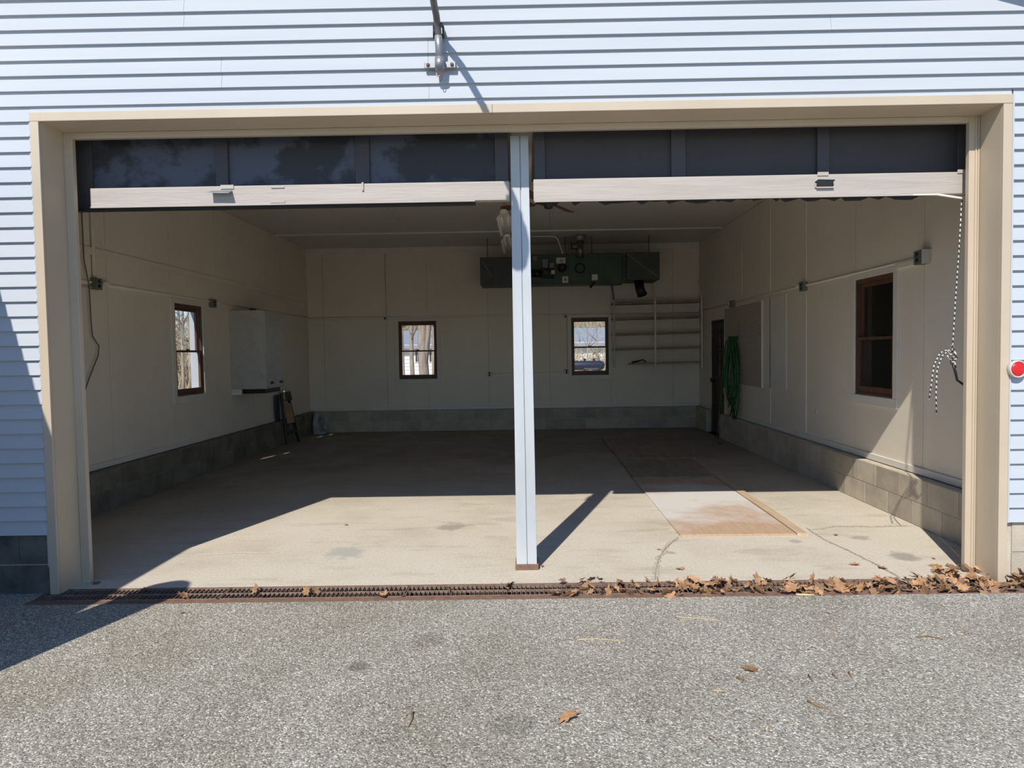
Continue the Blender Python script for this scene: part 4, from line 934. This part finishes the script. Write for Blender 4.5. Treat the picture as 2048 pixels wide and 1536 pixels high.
def bare_tree(base, h, r, label, lean=(0,0), seed=0, nb=14, fork=None):
    rn = random.Random(seed); b = Vector(base)
    t = thing('bare_tree', label, 'tree', b, 'bare trees outside')
    n = 9; tr = [b+Vector((lean[0]*h*(i/n)+rn.uniform(-1,1)*r*.3, lean[1]*h*(i/n)+rn.uniform(-1,1)*r*.3, h*i/n)) for i in range(n+1)]
    part('trunk', MB().tube(tr, [r*(1.15-.85*i/n) for i in range(n+1)], 10), 'bark', t)
    br = MB()
    if fork:
        z0, dx = fork; k0 = b+Vector((lean[0]*z0, 0, z0))
        br.tube([k0+Vector((dx*s*h*.5, 0, s*h*.55)) for s in (0,.15,.4,.7,1)], [r*.62,r*.6,r*.5,r*.35,r*.15], 8)
    for k in range(nb):
        s = rn.uniform(.25, .98); p0 = tr[int(s*n)].lerp(tr[min(n,int(s*n)+1)], .5); a = rn.uniform(0, 6.28); ln = h*rn.uniform(.18,.38)*(1.15-s*.6)
        d = Vector((math.cos(a), math.sin(a), rn.uniform(.3, 1.1))).normalized(); rr = r*.38*(1.1-s*.7)
        mid = p0+d*ln*.5+Vector((rn.uniform(-.1,.1),rn.uniform(-.1,.1),.1))*ln; e = p0+d*ln+Vector((0,0,ln*.15))
        br.tube([p0, mid, e], [rr, rr*.6, rr*.15], 5)
        for _ in range(4):
            q = p0.lerp(e, rn.uniform(.35,.95)); d2 = (d+Vector((rn.uniform(-1,1),rn.uniform(-1,1),rn.uniform(-.3,.8)))).normalized()
            br.tube([q, q+d2*ln*.35, q+d2*ln*.6+Vector((0,0,.05*ln))], [rr*.4, rr*.28, rr*.08], 4)
    part('branches', br, 'bark', t)
gz = -.25
TREES = [((847, 14), 9, .135, 'thick forked tree trunk filling the left back window', (.0,0), (1.1, .13)),
         ((825, 17), 8, .07, 'slim reddish trunk left of the thick forked tree', (-.005,0), None),
         ((871, 15), 8, .08, 'slim trunk at the right edge of the left back window', (.0,0), None),
         ((806, 20), 7, .06, 'small tree at the left edge of the left back window', (.0,0), None),
         ((1175, 24), 7, .03, 'slim tree behind the fuel tank', (.01,0), None),
         ((1196, 27), 8, .035, 'tree standing right of the fuel tank', (-.01,0), None)]
for i, ((px, Y), h, r, lab, ln, fk) in enumerate(TREES):
    q = at(px, 745, 1, Y); bare_tree((q.x, Y, gz), h, r, lab, ln, 20+i, 16, fk)
for i, (px, Y, h, r, lab) in enumerate(((350, 17, 7, .06, 'nearest bare tree outside the left window'), (366, 23, 8, .07, 'bare tree in the middle of the left window'), (380, 29, 9, .08, 'far bare tree at the right of the left window'), (359, 35, 10, .10, 'farthest bare tree outside the left window'), (344, 26, 8, .07, 'bare tree at the left edge of the left window'))):
    q = at(px, 745, 1, Y); bare_tree((q.x, Y, gz), h, r, lab, (.01,0), 50+i, 22)
def brush(n, fx, h0, h1, seed):
    rn = random.Random(seed); mb = MB()
    for _ in range(n):
        b = Vector(fx(rn)); h = rn.uniform(h0, h1)*rn.uniform(.4,1); l = Vector((rn.uniform(-.35,.35), rn.uniform(-.35,.35), 1)); r = rn.uniform(.012,.05)
        p1 = b+l*h*.5; p2 = b+l*h+Vector((rn.uniform(-.5,.5), rn.uniform(-.5,.5), 0))
        mb.tube([b, p1, p2], [r, r*.7, r*.2], 3, False)
        for _ in range(4):
            q = p1.lerp(p2, rn.random()); e = q+Vector((rn.uniform(-1,1), rn.uniform(-1,1), rn.uniform(-.1,.8)))*h*.22
            mb.tube([q, e], [r*.5, r*.15], 3, False)
    mb.smooth = False; return mb
solo('woodland_brush', brush(5000, lambda rn: (rn.uniform(-16, 16), rn.uniform(44, 56), gz), 4, 8, 3), 'brush', 'tangle of bare brush and saplings beyond the white house', 'brush', kind='stuff')
solo('woodland_brush', brush(2600, lambda rn: (lambda y: (-.505*(y+4.27)+rn.uniform(-6, 2), y, gz))(rn.uniform(30, 52)), 2.0, 5, 4), 'brush', 'tangle of bare brush outside the left window', 'brush', kind='stuff')

solo('shrub_brush', brush(420, lambda rn: (rn.uniform(1.5, 6.5), rn.uniform(25.5, 29), gz), 1.4, 2.6, 6), 'brush', 'low tangle of tan shrubs in front of the white house', 'brush', kind='stuff')

# ================================================================== LEAVES AND TWIGS
def leaf_mesh(seed):
    rn = random.Random(seed); n = 26; ca, cb2, tw_ = rn.uniform(-4, 10), rn.uniform(-5, 6), rn.uniform(-3, 3); ph = rn.uniform(0, 1)
    lob, asp = rn.choice((5, 7, 7)), rn.uniform(.5, .8)
    rim = []
    for i in range(n):
        t = 2*math.pi*i/n; r = .80+.20*math.cos(lob*t+ph)+rn.uniform(-.06, .06)
        rim.append((.052*r*math.cos(t), .052*asp*r*math.sin(t)))
    vs = [(0, 0)]+rim+[(x*.5, y*.5) for x, y in rim]
    out = [(x, y, ca*y*y*1.6+cb2*x*x+tw_*x*y+rn.uniform(-.0015, .0015)) for x, y in vs]
    zm = min(v[2] for v in out); out = [(p, q, c-zm) for p, q, c in out]
    fs = []
    for i in range(n):
        j = (i+1) % n; fs += [(0, 1+n+i, 1+n+j), (1+n+i, 1+i, 1+j, 1+n+j)]
    o = len(out); zs = out[1][2]; out += [(.045,-.0015,zs),(.045,.0015,zs),(.082,.004,zs+.004)]; fs.append((o,o+1,o+2))
    me = bpy.data.meshes.new('dry_leaf'); me.from_pydata(out, [], fs); me.materials.append(M['leaf']); return me
LM = [leaf_mesh(s) for s in range(14)]
def leaf(x, y, z, s, label, group=None, tilt=.35, rot=None):
    o = bpy.data.objects.new('dry_leaf', random.choice(LM)); C.objects.link(o)
    o.location = (x, y, z); o.scale = (s,)*3; o.rotation_euler = rot or (random.uniform(-tilt,tilt), random.uniform(-tilt,tilt), random.uniform(0,6.28))
    o['label'] = label; o['category'] = 'leaf'
    if group: o['group'] = group
for px, py, s, lab in ((1137,1437,1.3,'curled oak leaf alone on the asphalt in the foreground'), (1500,1340,.8,'pale orange leaf scrap on the asphalt, right of centre'), (1360,1139,.75,'dry leaf on the concrete left of the floor stain'),
                       (1709,1130,.8,'dark curled leaf on the concrete near the right crack'), (1765,1137,.8,'reddish curled leaf on the concrete beside the right crack'), (1872,1133,.95,'long brown leaf on the concrete near the right jamb'),
                       (1900,1133,.85,'pale tan leaf touching the long leaf near the right jamb'), (1672,1071,.45,'small leaf scrap by the end of the wood strip'), (1867,1118,.4,'small leaf scrap on the concrete before the right jamb'),
                       (692,1051,.5,'small curled leaf on the sunlit concrete left of the post'), (1085,1134,.4,'small dark leaf at the foot of the post'), (193,1167,.75,'dark leaf standing by the left jamb'), (363,1227,.4,'small leaf scrap on the asphalt at the shadow edge'), (1318,1100,.4,'leaf scrap lodged in the floor crack')):
    q = at(px, py, 2, 0); leaf(q.x, q.y, .006, s, lab, tilt=.15)
grp = 'dry leaves blown into the trench drain'
def dens(x): return .02 if x < -1 else (.10 if x < .2 else (.5 if x < .9 else 1))
n = 0
while n < 255:
    x = random.uniform(-2.6, 3.35)
    if random.random() > dens(x)*(1.0 if (math.sin(x*7.3)+math.sin(x*3.1+1) > -.9) else .35): continue
    y = random.choice((random.uniform(-.19, -.11), random.uniform(-.15, .07), random.uniform(-.12, .09)))
    leaf(x, y, random.uniform(.0, .03), random.uniform(.45, 1.05), 'dry brown leaf on the drain grate '+('left of the post' if x < -.1 else 'between the post and the floor crack' if x < .95 else 'below the plywood sheet' if x < 2.15 else 'below the right-hand crack' if x < 2.7 else 'near the right jamb'), grp, .9); n += 1
for i in range(16):
    x = random.uniform(2.72, 3.0); leaf(x, random.uniform(.08, .2)+(x-2.7)*.1, random.uniform(.004, .05), random.uniform(.6, 1.0), 'dry brown leaf heaped against the right jamb', 'leaves against the right jamb', .7)
for i in range(14):
    leaf(random.uniform(3.06, 3.3), random.uniform(-.12, -.0), random.uniform(.004, .06), random.uniform(.7, 1.1), 'dry brown leaf heaped under the right siding', 'leaves under the right siding', .7)
tw = [([(1154,1281),(1190,1279),(1240,1283)], 'straw', .003, 'long pale straw on the asphalt right of centre'), ([(1355,1236),(1400,1238),(1438,1243)], 'straw', .003, 'long thin straw on the asphalt nearer the drain'),
      ([(826,1426),(824,1440),(816,1455)], 'twig', .004, 'short forked twig on the asphalt below the round stain'), ([(1833,1276),(1855,1273),(1872,1277),(1886,1280)], 'twig', .004, 'reddish twig on the asphalt at the right'),
      ([(1474,1357),(1488,1362)], 'twig', .006, 'short fat twig beside the pale leaf scrap'), ([(1615,1404),(1630,1412),(1655,1420)], 'twig', .005, 'broken twig on the asphalt, lower right'),
      ([(1424,1382),(1450,1384)], 'straw', .003, 'tiny straw below the fat twig'), ([(1653,1226),(1672,1232)], 'twig', .003, 'tiny twig on the asphalt under the right litter'), ([(1655,1256),(1674,1262)], 'twig', .003, 'tiny twig just below the right litter'),
      ([(1617,1352),(1625,1364)], 'twig', .004, 'first of three short dark twigs in a row'), ([(1665,1350),(1675,1358)], 'twig', .004, 'second of three short dark twigs in a row'), ([(1697,1346),(1707,1358)], 'twig', .004, 'third of three short dark twigs in a row'),
      ([(1912,1268),(1927,1271)], 'straw', .004, 'pale chip on the asphalt at the far right'), ([(1592,1192),(1628,1193)], 'straw', .008, 'pale wood splinter lying at the drain edge'), ([(1536,1450),(1533,1462)], 'straw', .004, 'small pale straw on the asphalt, lower centre'),
      ([(1418,1478),(1434,1490)], 'twig', .003, 'thin twig near the bottom of the asphalt'), ([(837,1291),(845,1293)], 'twig', .004, 'tiny dark twig above the round stain')]
for pts, mt_n, r, lab in tw:
    solo('twig', MB().tube([at(x, y, 2, 0)+Vector((0,0,r+.001)) for x, y in pts], r, 5), mt_n, lab, 'twig', 'twigs on the asphalt')
